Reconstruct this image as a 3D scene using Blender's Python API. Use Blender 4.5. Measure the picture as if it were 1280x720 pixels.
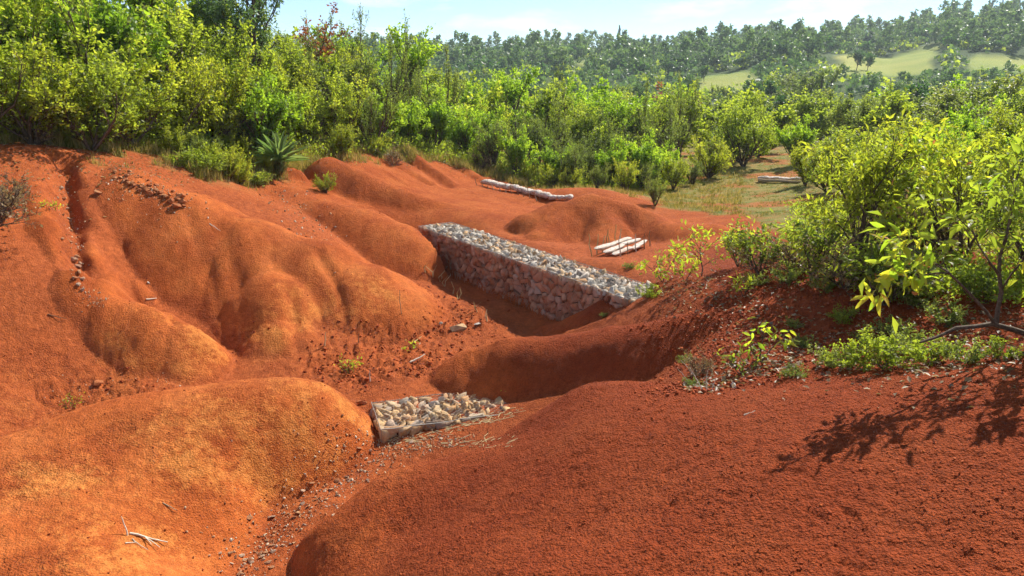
import bpy, bmesh, math, random, time
import numpy as np
from mathutils import Vector, Matrix, Euler

T0 = time.time()
for o in list(bpy.data.objects):
    bpy.data.objects.remove(o)
sc = bpy.context.scene
COL = sc.collection

# ---------------------------------------------------------------- camera
CAM_Z = 5.2
PITCH = math.radians(15.3)
FPX = 967.0                      # focal length in pixels of a 1280 px wide picture
cam_data = bpy.data.cameras.new("camera")
cam_data.sensor_width = 36.0
cam_data.lens = 36.0 * FPX / 1280.0
cam_data.clip_start = 0.05
cam_data.clip_end = 12000.0
cam = bpy.data.objects.new("camera", cam_data)
COL.objects.link(cam)
cam.location = (0, 0, CAM_Z)
cam.rotation_euler = (math.pi / 2 - PITCH, 0, 0)
sc.camera = cam

# ---------------------------------------------------------------- sky and sun
SUN_EL = math.radians(42)
SUN_AZ = math.atan2(0.62, 0.78)   # clockwise from +Y: the sun stands beyond and to the right
world = bpy.data.worlds.new("World")
sc.world = world
world.use_nodes = True
wn = world.node_tree
wn.nodes.clear()
w_out = wn.nodes.new("ShaderNodeOutputWorld")
w_bg = wn.nodes.new("ShaderNodeBackground")
w_sky = wn.nodes.new("ShaderNodeTexSky")
w_sky.sky_type = 'NISHITA'
w_sky.sun_disc = False
w_sky.sun_elevation = SUN_EL
w_sky.sun_rotation = SUN_AZ
w_sky.altitude = 2500
w_sky.air_density = 1.0
w_sky.dust_density = 0.15
w_sky.ozone_density = 1.6
w_bg.inputs['Strength'].default_value = 0.115
# thin clouds: noise over the direction, projected on a flat cloud layer
w_tc = wn.nodes.new("ShaderNodeTexCoord")
w_sep = wn.nodes.new("ShaderNodeSeparateXYZ")
wn.links.new(w_tc.outputs['Generated'], w_sep.inputs[0])
w_max = wn.nodes.new("ShaderNodeMath"); w_max.operation = 'MAXIMUM'; w_max.inputs[1].default_value = 0.0
wn.links.new(w_sep.outputs['Z'], w_max.inputs[0])
w_add = wn.nodes.new("ShaderNodeMath"); w_add.operation = 'ADD'; w_add.inputs[1].default_value = 0.16
wn.links.new(w_max.outputs[0], w_add.inputs[0])
w_dx = wn.nodes.new("ShaderNodeMath"); w_dx.operation = 'DIVIDE'
w_dy = wn.nodes.new("ShaderNodeMath"); w_dy.operation = 'DIVIDE'
wn.links.new(w_sep.outputs['X'], w_dx.inputs[0]); wn.links.new(w_add.outputs[0], w_dx.inputs[1])
wn.links.new(w_sep.outputs['Y'], w_dy.inputs[0]); wn.links.new(w_add.outputs[0], w_dy.inputs[1])
w_cmb = wn.nodes.new("ShaderNodeCombineXYZ")
wn.links.new(w_dx.outputs[0], w_cmb.inputs[0]); wn.links.new(w_dy.outputs[0], w_cmb.inputs[1])
w_noise = wn.nodes.new("ShaderNodeTexNoise")
w_noise.inputs['Scale'].default_value = 1.05
w_noise.inputs['Detail'].default_value = 7.0
w_noise.inputs['Roughness'].default_value = 0.56
w_noise.inputs['Distortion'].default_value = 0.25
wn.links.new(w_cmb.outputs[0], w_noise.inputs['Vector'])
w_ramp = wn.nodes.new("ShaderNodeValToRGB")
w_ramp.color_ramp.elements[0].position = 0.50; w_ramp.color_ramp.elements[0].color = (0, 0, 0, 1)
w_ramp.color_ramp.elements[1].position = 0.74; w_ramp.color_ramp.elements[1].color = (1, 1, 1, 1)
wn.links.new(w_noise.outputs['Fac'], w_ramp.inputs['Fac'])
w_mix = wn.nodes.new("ShaderNodeMix"); w_mix.data_type = 'RGBA'
w_mix.inputs['B'].default_value = (8.3, 8.5, 8.7, 1)
wn.links.new(w_ramp.outputs['Color'], w_mix.inputs['Factor'])
w_tint = wn.nodes.new("ShaderNodeMix"); w_tint.data_type = 'RGBA'; w_tint.blend_type = 'MULTIPLY'
w_tint.inputs['Factor'].default_value = 1.0; w_tint.inputs['B'].default_value = (.86, .95, 1.04, 1)
wn.links.new(w_sky.outputs[0], w_tint.inputs['A'])
wn.links.new(w_tint.outputs['Result'], w_mix.inputs['A'])
wn.links.new(w_mix.outputs['Result'], w_bg.inputs['Color'])
wn.links.new(w_bg.outputs[0], w_out.inputs['Surface'])

sun_data = bpy.data.lights.new("sun", 'SUN')
sun_data.energy = 4.9
sun_data.angle = math.radians(0.53)
sun_data.color = (1.0, 0.945, 0.86)
sun = bpy.data.objects.new("sun", sun_data)
COL.objects.link(sun)
to_sun = Vector((math.sin(SUN_AZ) * math.cos(SUN_EL), math.cos(SUN_AZ) * math.cos(SUN_EL), math.sin(SUN_EL)))
sun.rotation_euler = to_sun.to_track_quat('Z', 'Y').to_euler()
sun.location = (40, 40, 60)

sc.view_settings.view_transform = 'Standard'
sc.view_settings.look = 'None'
sc.view_settings.exposure = 0.58
sc.view_settings.gamma = 1.0
sc.view_settings.use_curve_mapping = False
sc.render.engine = 'CYCLES'
sc.cycles.max_bounces = 8
sc.cycles.transparent_max_bounces = 8
sc.cycles.diffuse_bounces = 3
sc.cycles.glossy_bounces = 2
sc.cycles.transmission_bounces = 4
sc.cycles.use_denoising = True
sc.cycles.use_adaptive_sampling = True
sc.cycles.adaptive_threshold = 0.03
sc.cycles.volume_bounces = 0
sc.cycles.sample_clamp_indirect = 6.0

# ---------------------------------------------------------------- small helpers
cp_, sp_ = math.cos(PITCH), math.sin(PITCH)

def ray(u, v):
    a, b = u - 640.0, 360.0 - v
    return np.array([a, FPX * cp_ + b * sp_, -FPX * sp_ + b * cp_])

def P(u, v, Y):
    """the world point at forward distance Y seen at picture point (u, v)"""
    d = ray(u, v)
    t = Y / d[1]
    return np.array([d[0] * t, Y, CAM_Z + d[2] * t])

def proj(p):
    x, y, z = p[0], p[1], p[2] - CAM_Z
    dep = y * cp_ - z * sp_
    up = y * sp_ + z * cp_
    return 640 + FPX * x / dep, 360 - FPX * up / dep

def tag(o, label=None, cat=None, group=None, kind=None):
    if label: o["label"] = label
    if cat: o["category"] = cat
    if group: o["group"] = group
    if kind: o["kind"] = kind
    return o

def link(name, mesh, parent=None, loc=None, rot=None, scale=None):
    o = bpy.data.objects.new(name, mesh)
    COL.objects.link(o)
    if parent is not None: o.parent = parent
    if loc is not None: o.location = loc
    if rot is not None: o.rotation_euler = rot
    if scale is not None: o.scale = scale
    return o

def np_mesh(name, verts, faces, mats=(), smooth=False, attrs=None, uvs=None):
    """faces: (n,3) or (n,4) int array"""
    verts = np.asarray(verts, dtype=np.float32); faces = np.asarray(faces, dtype=np.int32)
    me = bpy.data.meshes.new(name)
    k = faces.shape[1]
    me.vertices.add(len(verts)); me.vertices.foreach_set("co", verts.ravel())
    me.loops.add(faces.size); me.loops.foreach_set("vertex_index", faces.ravel())
    me.polygons.add(len(faces))
    me.polygons.foreach_set("loop_start", np.arange(0, faces.size, k, dtype=np.int32))
    me.polygons.foreach_set("loop_total", np.full(len(faces), k, dtype=np.int32))
    if smooth: me.polygons.foreach_set("use_smooth", np.ones(len(faces), dtype=bool))
    if attrs:
        for an, av in attrs.items():
            av = np.asarray(av, dtype=np.float32)
            if av.ndim == 1:
                at = me.attributes.new(an, 'FLOAT', 'POINT'); at.data.foreach_set("value", av)
            else:
                at = me.attributes.new(an, 'FLOAT_COLOR', 'POINT')
                if av.shape[1] == 3: av = np.concatenate([av, np.ones((len(av), 1), np.float32)], 1)
                at.data.foreach_set("color", av.ravel())
    me.update(calc_edges=True)
    for m in mats: me.materials.append(m)
    return me

# gradient noise on arrays
def _hash(ix, iy, seed):
    h = (ix.astype(np.int64) * 374761393 + iy.astype(np.int64) * 668265263 + seed * 1442695041) & 0xffffffff
    h = ((h ^ (h >> 13)) * 1274126177) & 0xffffffff
    return ((h ^ (h >> 16)) & 0xffff) / 65535.0

def perlin(x, y, seed=0):
    ix, iy = np.floor(x), np.floor(y)
    fx, fy = x - ix, y - iy
    u = fx * fx * fx * (fx * (fx * 6 - 15) + 10); v = fy * fy * fy * (fy * (fy * 6 - 15) + 10)
    def g(dx, dy):
        a = _hash(ix + dx, iy + dy, seed) * 2 * math.pi
        return np.cos(a) * (fx - dx) + np.sin(a) * (fy - dy)
    n0 = g(0, 0) * (1 - u) + g(1, 0) * u
    n1 = g(0, 1) * (1 - u) + g(1, 1) * u
    return (n0 * (1 - v) + n1 * v) * 1.5

def fbm(x, y, seed=0, octv=4, gain=0.5):
    s = 0; a = 1.0
    for k in range(octv):
        s = s + a * perlin(x * 2 ** k, y * 2 ** k, seed + k * 17); a *= gain
    return s

def sstep(a, b, x):
    t = np.clip((x - a) / (b - a), 0, 1)
    return t * t * (3 - 2 * t)

# node material helper
class Mat:
    def __init__(self, name, rough=0.9, spec=0.2):
        self.m = bpy.data.materials.new(name); self.m.use_nodes = True
        self.t = self.m.node_tree; self.n = self.t.nodes; self.n.clear()
        self.out = self.n.new("ShaderNodeOutputMaterial")
        self.b = self.n.new("ShaderNodeBsdfPrincipled")
        self.b.inputs['Roughness'].default_value = rough
        self.b.inputs['Specular IOR Level'].default_value = spec
        self.t.links.new(self.b.outputs[0], self.out.inputs['Surface'])
    def l(self, a, b): self.t.links.new(a, b)
    def node(self, kind, **kw):
        nd = self.n.new(kind)
        for k, v in kw.items():
            if k in ('operation', 'data_type', 'blend_type', 'noise_dimensions', 'feature', 'distance', 'attribute_name', 'normalize', 'vector_type'):
                setattr(nd, k, v)
            else:
                nd.inputs[k].default_value = v
        return nd
    def attr(self, name):
        return self.node("ShaderNodeAttribute", attribute_name=name)
    def ramp(self, fac, stops):
        r = self.n.new("ShaderNodeValToRGB"); e = r.color_ramp.elements
        while len(e) < len(stops): e.new(0.5)
        for i, (p, c) in enumerate(stops):
            e[i].position = p; e[i].color = (c[0], c[1], c[2], 1) if not isinstance(c, (int, float)) else (c, c, c, 1)
        self.l(fac, r.inputs['Fac']); return r.outputs['Color']
    def mix(self, fac, a, b, blend='MIX'):
        m = self.node("ShaderNodeMix", data_type='RGBA', blend_type=blend)
        for s, val in ((m.inputs['Factor'], fac), (m.inputs['A'], a), (m.inputs['B'], b)):
            if isinstance(val, (int, float)): s.default_value = val
            elif isinstance(val, tuple): s.default_value = (val[0], val[1], val[2], 1)
            else: self.l(val, s)
        return m.outputs['Result']
    def math(self, op, a, b=None):
        m = self.node("ShaderNodeMath", operation=op)
        for i, val in enumerate((a, b)):
            if val is None: continue
            if isinstance(val, (int, float)): m.inputs[i].default_value = val
            else: self.l(val, m.inputs[i])
        return m.outputs[0]
    def noise(self, vec, scale, detail=4, rough=0.55, out='Fac', dist=0.0):
        n = self.node("ShaderNodeTexNoise"); n.inputs['Scale'].default_value = scale
        n.inputs['Detail'].default_value = detail; n.inputs['Roughness'].default_value = rough
        n.inputs['Distortion'].default_value = dist
        if vec is not None: self.l(vec, n.inputs['Vector'])
        return n.outputs[out]
# ================================================================ TERRAIN
FLOOR = [
 # gravel channel
 (310,720,8.2),(322,690,8.75),(380,640,9.45),(430,600,10.25),(480,560,11.0),(530,545,11.25),(590,540,11.25),
 # gully floor
 (500,480,13.0),(560,472,13.3),(440,470,13.6),(480,440,14.8),(400,455,14.1),(560,420,15.6),(620,410,16.0),(520,390,17.0),(500,360,18.3),(560,372,17.9),(540,350,19.6),
 (600,385,17.1),(470,400,16.0),(400,430,14.7),(330,447,14.1),(240,468,13.5),(545,482,13.0),(640,492,12.6),(500,385,16.9),
 (700,483,12.2),(780,479,11.6),(825,470,11.2),(690,402,16.4),(720,412,14.9),
 # floor left of the near mound
 (205,474,12.8),(120,485,12.3),(60,508,11.7),(150,495,12.2),(0,534,10.9),(30,520,11.3),
 # rill between the two big mounds
 (85,235,16.9),(90,290,15.6),(100,350,14.2),
 (350,268,20.3),(400,290,20.0),(440,318,19.6),(480,345,18.9),(300,250,20.5),
 # shelf above the mounds
 (100,182,20.0),(200,197,21.0),(0,180,18.0),(40,186,17.6),(250,215,21.5),(300,232,22.0),(335,247,22.5),(385,246,22.8),
 (300,180,26.0),(400,193,28.0),(440,195,29),(450,245,25.3),(500,255,24.6),(540,243,27.5),
 (500,186,34.0),(560,200,35.0),(600,215,35.0),(605,227,33.0),(640,238,31),(700,253,28.0),(590,238,29.5),(540,235,29.0),(620,255,26.5),
 # among the mounds behind the wall
 (640,292,21.4),(700,304,20.6),(745,322,18.9),(788,319,18.6),(850,318,18.6),(830,334,17.3),(820,256,27.5),(880,262,26.5),(870,300,20.6),(730,306,20.4),(775,308,20.3),(700,243,28.5),(760,243,28.0),
 # bank running in from the right
 (900,345,13.8),(950,345,13.0),(1050,335,12.5),(1280,330,11.0),(800,384,13.8),(870,375,12.8),(720,414,14.7),
 (900,472,8.9),(950,440,9.6),(880,440,10.6),
 (950,400,11.2),(1000,430,10.0),(1050,370,11.0),(1150,400,9.5),(1280,400,8.8),(1100,450,8.6),(1280,470,6.7),(1100,490,7.1),
 # open ground beyond
 (900,250,30.0),(980,215,38.0),(850,247,31.0),(985,195,46.0),(940,285,22.0),
]
XYZ = [(-22,10,4.2),(-26,25,5.0),(-15,40,4.2),(-32,42,5.4),(-6,46,2.4),(5,50,.6),(15,50,.5),(28,42,1.0),(15,10,3.1),(20,25,2.0),(12,20,1.9),
       (0,0,2.6),(-3.0,3.5,-1.2),(-2.6,6,-.95),(4,1,3.0),(-8,4,0.2),(10,3,3.6),(-14,0,2.0),(14,0,3.8),(0,-6,3.4),(-14,18,4.0),(-20,-6,3.5),(20,-6,4.0),(-10,9,.6),(-7.8,15.0,.95),(-6.9,14.9,.5),(-6.2,14.7,.15)]
# the two near mounds, each a surface of its own
NEAR_R = [(640,720,5.2),(850,720,4.6),(1060,720,4.2),(1280,720,3.9),(1450,720,3.8),(480,720,6.7),(410,715,7.6),
 (720,485,9.6),(690,503,10.0),(660,521,10.3),(606,560,9.3),(660,548,8.9),(560,573,9.4),(470,600,9.3),(420,640,8.85),(378,672,8.5),(800,487,8.9),
 (640,553,9.7),(800,500,8.4),(900,496,7.9),(1000,503,7.2),(1100,495,6.9),(1280,475,6.5),
 (720,560,7.5),(800,620,6.2),(950,600,5.7),(1100,600,5.3),(1280,590,5.0),(700,650,6.3),(560,660,7.2),(500,660,7.9)]
NEAR_R_XYZ = [(0,0,3.4),(4,1,3.7),(-3.2,8.2,-1.6),(-3.4,6,-2.0),(-2.4,10.2,-1.5),(-1.1,11.3,-1.2),(.6,11.6,-.4),(2.2,10.4,.7),(4,9.5,1.2),(7,8.5,2.0),(-3,3,-.3),(-10,0,-2),(-10,10,-5),(0,15,-4),(8,14,-2),(10,4,3.4),(0,-6,4),(14,-4,4),(-10,25,-9),(14,25,-6)]
NEAR_L = [(300,477,11.0),(400,482,11.3),(200,488,10.8),(130,500,10.6),(0,548,9.9),(440,505,11.5),(455,530,11.4),(465,548,11.1),
 (400,560,10.4),(300,540,10.0),(150,560,9.4),(400,590,10.2),(330,620,9.65),(280,600,9.3),(150,640,8.3),(0,640,8.0),(0,720,7.0),(150,720,7.2),(235,700,8.1)]
NEAR_L_XYZ = [(-1.4,11.3,-1.3),(-1.9,10.2,-1.4),(-2.4,9.0,-1.5),(-2.3,12.6,-.8),(-4.5,12.8,-.9),(-7.5,12.2,-1.1),(-2.2,7.5,-1.8),(-3,5.5,-1.2),(-7,4,.4),(-11,10,-.4),(-10,5,.4),(2,8,-4),(2,14,-4),(-10,18,-4),(0,0,-2),(-14,0,0),(-20,20,-7),(10,20,-9)]
# rounded noses: crest line as (u, v, Y), flank slope, roundness
MOUNDS = [
 ([(20,192,17.3),(50,270,15.2),(85,333,14.2),(130,371,13.9),(180,385,13.85),(212,402,13.8)], .95, .60),
 ([(-40,190,16.5),(-80,300,13.4),(-40,405,12.5),(2,447,12.2)], .95, .5),
 ([(120,198,19.2),(150,215,18.3),(220,240,18.0),(300,272,17.8),(380,300,17.6),(440,330,17.2),(472,352,16.9)], .50, 1.2),
 ([(310,285,17.3),(335,340,16.2),(350,398,15.1)], .75, 1.1),
 ([(140,240,17.6),(135,300,16.3),(150,345,15.4)], .80, .40),
 ([(398,250,22.2),(450,261,21.8),(492,280,21.2),(508,292,20.9)], .60, .9),
 ([(520,268,24.2),(600,265,23.8),(640,278,22.9),(690,298,21.3),(740,325,18.9)], .45, .9),
 ([(412,196,26.0),(450,214,25.5),(500,237,25.0),(570,257,24.6)], .72, .6),
 ([(440,190,29.8),(480,212,29.0),(515,233,28.2)], .85, .28),
 ([(470,186,31.4),(510,210,30.5),(545,233,29.6)], .85, .26),
 ([(505,183,33.2),(545,212,31.6),(580,237,30.0)], .85, .28),
 ([(560,195,35.0),(590,215,33.5),(612,228,32.2)], .8, .3),
 ([(662,266,22.0),(700,251,22.5),(740,243,22.8),(790,253,22.5),(838,277,21.9)], .86, .62),
 ([(715,249,22.6),(690,270,21.7),(672,290,20.9)], .75, .45),
 ([(752,246,22.7),(760,272,21.6),(752,294,20.7)], .75, .5),
 ([(808,266,22.2),(838,281,21.3),(892,280,21.5)], .65, .65),
 ([(690,404,15.9),(760,372,15.2),(830,350,15.0),(900,338,14.5),(1000,337,13.4)], .8, .35),
 ([(568,454,13.5),(594,436,13.4),(640,424,13.3),(700,420,13.1),(770,408,12.7),(850,393,12.2),(930,382,11.9)], .95, .62),
 ([(720,412,14.6),(790,390,13.9),(850,372,13.4)], .8, .25),
 ([(150,168,24.5),(230,180,24.0),(300,196,24.4),(345,206,24.6),(372,213,25.0)], 1.6, .12),
]

# the gabion wall: its top-front edge runs from WA (far end) to WB (near end)
WA = np.array([-2.67, 22.1]); WB_seen = np.array([2.0, 14.9])
WD = (WB_seen - WA); WLEN_SEEN = float(np.linalg.norm(WD)); WD = WD / WLEN_SEEN
WN = np.array([-WD[1], WD[0]]) * (1 if (-WD[1]) > 0 else -1)      # towards the back of the wall
WALL_L, WALL_W, WALL_TOP, WALL_BOT = WLEN_SEEN + 0.5, 1.05, 1.0, -0.45

pts = [P(*p) for p in FLOOR] + [np.array(q, float) for q in XYZ]
for s, z in ((0.0, -.12), (2.0, -.14), (4.0, -.16), (6.0, -.12), (7.2, -.02)):        # ground in front of the wall
    c = WA + WD * s - WN * 0.35
    pts.append(np.array([c[0], c[1], z]))
for s in (0.0, 2.0, 4.0, 6.0, 8.0):                                                  # soil level with the top behind it
    c = WA + WD * s + WN * 1.25
    pts.append(np.array([c[0], c[1], 0.96]))
pts = np.array(pts)

class TPS:
    def __init__(s, xy, z, lam=0.004):
        n = len(xy); s.xy = xy
        d = np.sqrt(((xy[:, None] - xy[None]) ** 2).sum(-1)) + 1e-9
        K = d ** 2 * np.log(d); K[np.arange(n), np.arange(n)] = lam * 10
        A = np.zeros((n + 3, n + 3)); A[:n, :n] = K
        A[:n, n] = 1; A[:n, n + 1:] = xy; A[n, :n] = 1; A[n + 1:, :n] = xy.T
        s.w = np.linalg.solve(A, np.concatenate([z, np.zeros(3)]))
    def __call__(s, x, y):
        out = s.w[-3] + s.w[-2] * x + s.w[-1] * y
        for i in range(len(s.xy)):
            r2 = (x - s.xy[i, 0]) ** 2 + (y - s.xy[i, 1]) ** 2 + 1e-12
            out = out + s.w[i] * 0.5 * r2 * np.log(r2)
        return out

tps = TPS(pts[:, :2], pts[:, 2])
def _surf(pix, xyz):
    q = np.array([P(*p) for p in pix] + [np.array(r, float) for r in xyz])
    return TPS(q[:, :2], q[:, 2])
tps_r = _surf(NEAR_R, NEAR_R_XYZ); tps_l = _surf(NEAR_L, NEAR_L_XYZ)
MOUNDS = [(np.array([P(*q) for q in pl]), sl, c) for pl, sl, c in MOUNDS]

def smax(a, b, k):
    h = np.clip(.5 + .5 * (a - b) / k, 0, 1)
    return b * (1 - h) + a * h + k * h * (1 - h)

def mound(x, y, pl, sl, c):
    best = np.full(x.shape, -1e9)
    for a, b in zip(pl[:-1], pl[1:]):
        d = (b - a)[:2]; L2 = d @ d
        t = np.clip(((x - a[0]) * d[0] + (y - a[1]) * d[1]) / L2, 0, 1)
        r2 = (x - a[0] - t * d[0]) ** 2 + (y - a[1] - t * d[1]) ** 2
        best = np.maximum(best, a[2] + t * (b[2] - a[2]) - sl * (np.sqrt(r2 + c * c) - c) - .10 * r2)
    return best
FAR_Y = np.array([20, 48, 70, 100, 140, 180, 220, 300, 380, 450, 520, 700, 1200, 4000.])
FAR_Z = np.array([1.6, .7, -.3, -1.5, -1.2, .6, 4.0, 11.0, 16.5, 22., 23.5, 12., -5., -20.])

def far_h(x, y):
    r = np.maximum(np.sqrt(x * x + y * y * .9 + .1 * y * y), 1)
    z = np.interp(y + 0.12 * np.abs(x), FAR_Y, FAR_Z)
    a = x / np.maximum(y, 20)
    k = np.interp(a, [-1.2, -.5, -.1, .05, .2, .33, .47, .54, .60, .66, 1.2], [.75, .72, .74, .80, .76, 1.05, 1.1, 1.5, 1.55, 1.4, 1.0])
    z = np.where(z > 0, z * k, z)
    z = z + fbm(x / 60., y / 60., 5, 3) * np.interp(y, [40, 100, 300, 1000], [.2, 1.2, 2.2, 6])
    z = z + np.interp(a, [-1.5, -.4, -.1], [5, 3.5, 0]) * np.interp(y, [20, 60, 160], [1, .8, 0])
    return z

# masks given in picture terms, moved on to the ground
ROUGH = [(450,445,14.6,.8),(490,430,15.2,1.1),(540,405,16.3,1.2),(520,445,14.2,.9),(460,462,13.8,.8),(590,405,16.2,.7),(410,458,14.0,.5),(515,370,18,.7)]
ROUGH = [(P(u, v, Y)[0], Y, r) for u, v, Y, r in ROUGH]
CRUST = [(90,462,12.0,.55),(130,470,12.2,.5),(60,470,11.9,.35),(165,455,12.4,.4),(300,415,14.6,.4)]
CRUST = [(P(u, v, Y)[0], Y, r) for u, v, Y, r in CRUST]

RILLS = [  # picture polylines of the small gullies: (u, v, Y) points, half width, depth
 ([(80,205,18.0),(83,240,16.8),(90,290,15.6),(98,335,14.9),(108,362,14.5)], .24, .46),
 ([(160,345,15.3),(185,375,14.4),(215,410,13.8)], .10, .07),
 ([(365,385,15.6),(370,420,14.8),(372,440,14.4)], .16, .10),
 ([(280,300,17.0),(300,360,15.6),(300,400,14.7)], .22, .07),
 ([(470,188,31.0),(500,205,30.5),(535,228,29.6)], .2, .14),
 ([(505,185,32.5),(530,205,31.5),(560,228,30.0)], .25, .16),
 ([(700,262,25.2),(706,290,22.8),(712,305,21.0)], .30, .07),
 ([(785,262,24.8),(800,285,23.0),(806,300,21.5)], .30, .08),
 ([(150,300,16.2),(128,335,15.0),(115,365,14.0)], .12, .08),
 ([(235,285,17.2),(262,340,16.0),(285,400,14.9),(290,430,14.3)], .18, .05),
 ([(400,335,17.0),(425,375,16.2),(432,405,15.6)], .14, .09),
]
RILLS = [([P(*q)[:2] for q in pl], w, d) for pl, w, d in RILLS]

def seg_dist(x, y, pl):
    best = np.full(x.shape, 1e9)
    for a, b in zip(pl[:-1], pl[1:]):
        d = b - a; L2 = d @ d
        t = np.clip(((x - a[0]) * d[0] + (y - a[1]) * d[1]) / L2, 0, 1)
        best = np.minimum(best, (x - a[0] - t * d[0]) ** 2 + (y - a[1] - t * d[1]) ** 2)
    return np.sqrt(best)

def blob(x, y, L):
    m = np.zeros(x.shape)
    for cx, cy, r in L: m = np.maximum(m, np.exp(-((x - cx) ** 2 + (y - cy) ** 2) / (r * r)))
    return m

def crumb(x, y):
    """loose crumbly topsoil (1) against washed smooth crust (0)"""
    y1 = np.maximum(y, 1)
    d = sstep(-.27, -.10, x / y1 + .045 * (9 - y) + .05 * fbm(x / 2, y / 2, 71, 2))
    return np.clip(d + .35 * sstep(.05, .4, fbm(x / 1.4, y / 1.4, 73, 3)), 0, 1)

def floorness(x, y, z):
    """1 on the gully floors, 0 on the mounds above them"""
    out = np.zeros(x.shape); m = (y < 24) & (y > 6) & (np.abs(x) < 16)
    if m.any(): out[m] = 1 - sstep(.06, .30, z[m] - tps(x[m], y[m]))
    return out

def base_h(x, y):
    x = np.atleast_1d(np.asarray(x, float)); y = np.atleast_1d(np.asarray(y, float))
    cx, cy = np.clip(x, -34, 30), np.clip(y, -8, 52)
    zn = tps(cx, cy)
    nearby = (y < 22) & (np.abs(x) < 22)
    if nearby.any():
        zs = zn[nearby]; xs, ys_ = x[nearby], y[nearby]
        # wander the outlines a little so that no flank is a clean curve
        zs = smax(zs, tps_r(xs, ys_), .04); zs = smax(zs, tps_l(xs, ys_), .04)
        zn[nearby] = zs
    m = (y < 40) & (np.abs(x) < 25)
    if m.any():
        xs, ys_, zs = x[m], y[m], zn[m]
        wx = xs + .07 * fbm(xs / 1.1, ys_ / 1.1, 101, 2); wy = ys_ + .07 * fbm(xs / 1.1, ys_ / 1.1, 103, 2)
        for pl, sl, c in MOUNDS: zs = smax(zs, mound(wx, wy, pl, sl * 1.22, c), .022)
        zn[m] = zs
    zf = far_h(x, y)
    w = sstep(38, 54, y) + sstep(22, 32, np.abs(x)) * sstep(0, 30, y)
    w = np.clip(w, 0, 1)
    return zn * (1 - w) + zf * w

def H(x, y, detail=True):
    shp = np.shape(x)
    x = np.atleast_1d(np.asarray(x, float)); y = np.atleast_1d(np.asarray(y, float))
    z = base_h(x, y)
    near = 1 - sstep(30, 50, y)
    # swell: soft lobes
    z = z + near * 0.035 * fbm(x / 1.9, y / 1.7, 11, 2)
    for pl, w, d in RILLS:
        wob = 1 + .35 * perlin(x / .5, y / .5, 61)
        z = z - d * np.exp(-(seg_dist(x, y, pl) / (w * wob)) ** 2)
    if detail:
        rm = blob(x, y, ROUGH) * floorness(x, y, z)
        rg = np.abs(perlin(x / .42, y / .5, 21)) + .6 * np.abs(perlin(x / .19, y / .23, 22))
        z = z + rm * (.17 * (rg - .35) + .045 * perlin(x / .09, y / .1, 23))
        cm = blob(x, y, CRUST)
        z = z - cm * .045 * sstep(.02, .3, fbm(x / .14, y / .14, 31, 3))
        z = z + near * (.009 * fbm(x / .16, y / .16, 41, 3) + .020 * np.maximum(0, fbm(x / .55, y / .55, 45, 3) - .1))
        near2 = near * np.clip(1.35 - y / 11, .12, 1) * (.45 + .75 * crumb(x, y))
        z = z + near2 * (.014 * perlin(x / .06, y / .06, 47) + .010 * np.abs(perlin(x / .036, y / .036, 48)) - .022 * sstep(.42, .75, fbm(x / .3, y / .3, 49, 2)))
    return z.reshape(shp) if shp else float(z[0])

# rays fan out from a point behind the camera: fine near, coarse far
APEX = -1.0
a_in = np.linspace(-.69, .69, 700)
a_l = -.70 - np.geomspace(.004, 1.0, 50)[::-1]
a_r = .70 + np.geomspace(.004, 1.0, 50)
AA = np.concatenate([a_l, a_in, a_r])
ys = [-.9]
while ys[-1] < 1500:
    y = ys[-1]
    r = .0037 if y < 14 else (.0052 if y < 30 else (.0085 if y < 55 else .03))
    ys.append(y + (.06 if y < 2.2 else max(r * (y + .5), .012)))
YY = np.array(ys)
GX = AA[None, :] * (YY[:, None] - APEX); GY = np.repeat(YY[:, None], len(AA), 1)
GZ = H(GX, GY)

# where the wall stands the soil is cut back to its front line
s_ = (GX - WA[0]) * WD[0] + (GY - WA[1]) * WD[1]; n_ = (GX - WA[0]) * WN[0] + (GY - WA[1]) * WN[1]
inside = (s_ > -.03) & (s_ < WALL_L) & (n_ > -.02) & (n_ < WALL_W)
GZ = np.where(inside, np.minimum(GZ, WALL_TOP - .12), GZ)
nearfront = (s_ > -.25) & (s_ < 7.4) & (n_ > -.34) & (n_ <= -.02)
GZ = np.where(nearfront, np.minimum(GZ, -.10 + .03 * perlin(GX / .3, GY / .3, 3)), GZ)

def Hq(x, y):
    """height of the finished ground sheet (bilinear)"""
    sh = np.shape(x); x = np.atleast_1d(np.asarray(x, float)); y = np.atleast_1d(np.asarray(y, float))
    i = np.clip(np.searchsorted(YY, y) - 1, 0, len(YY) - 2); a = x / (y - APEX)
    j = np.clip(np.searchsorted(AA, a) - 1, 0, len(AA) - 2)
    f = np.clip((y - YY[i]) / (YY[i + 1] - YY[i]), 0, 1); g = np.clip((a - AA[j]) / (AA[j + 1] - AA[j]), 0, 1)
    z = (GZ[i, j] * (1 - g) + GZ[i, j + 1] * g) * (1 - f) + (GZ[i + 1, j] * (1 - g) + GZ[i + 1, j + 1] * g) * f
    return z.reshape(sh) if sh else float(z[0])

# ---- ground cover masks (what grows where): 0 bare red soil .. 1 grass
def cover(x, y):
    u = 640 + FPX * x / np.maximum(y, 1) ; a = x / np.maximum(y, 1)
    edge = np.interp(a, [-1.5, -.66, -.45, -.36, -.30, -.22, -.12, -.03, .06, .15, .22, .30, .42, .66, 1.5],
                        [15.5, 18.0, 20.6, 21.8, 23.6, 28., 33., 35.0, 31., 28.5, 26.5, 24., 15., 11.5, 10.])
    g = sstep(-.6, 1.2, y - edge + 1.3 * fbm(x / 1.3, y / 1.3, 77, 3))
    return g
GG = cover(GX, GY)
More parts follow.
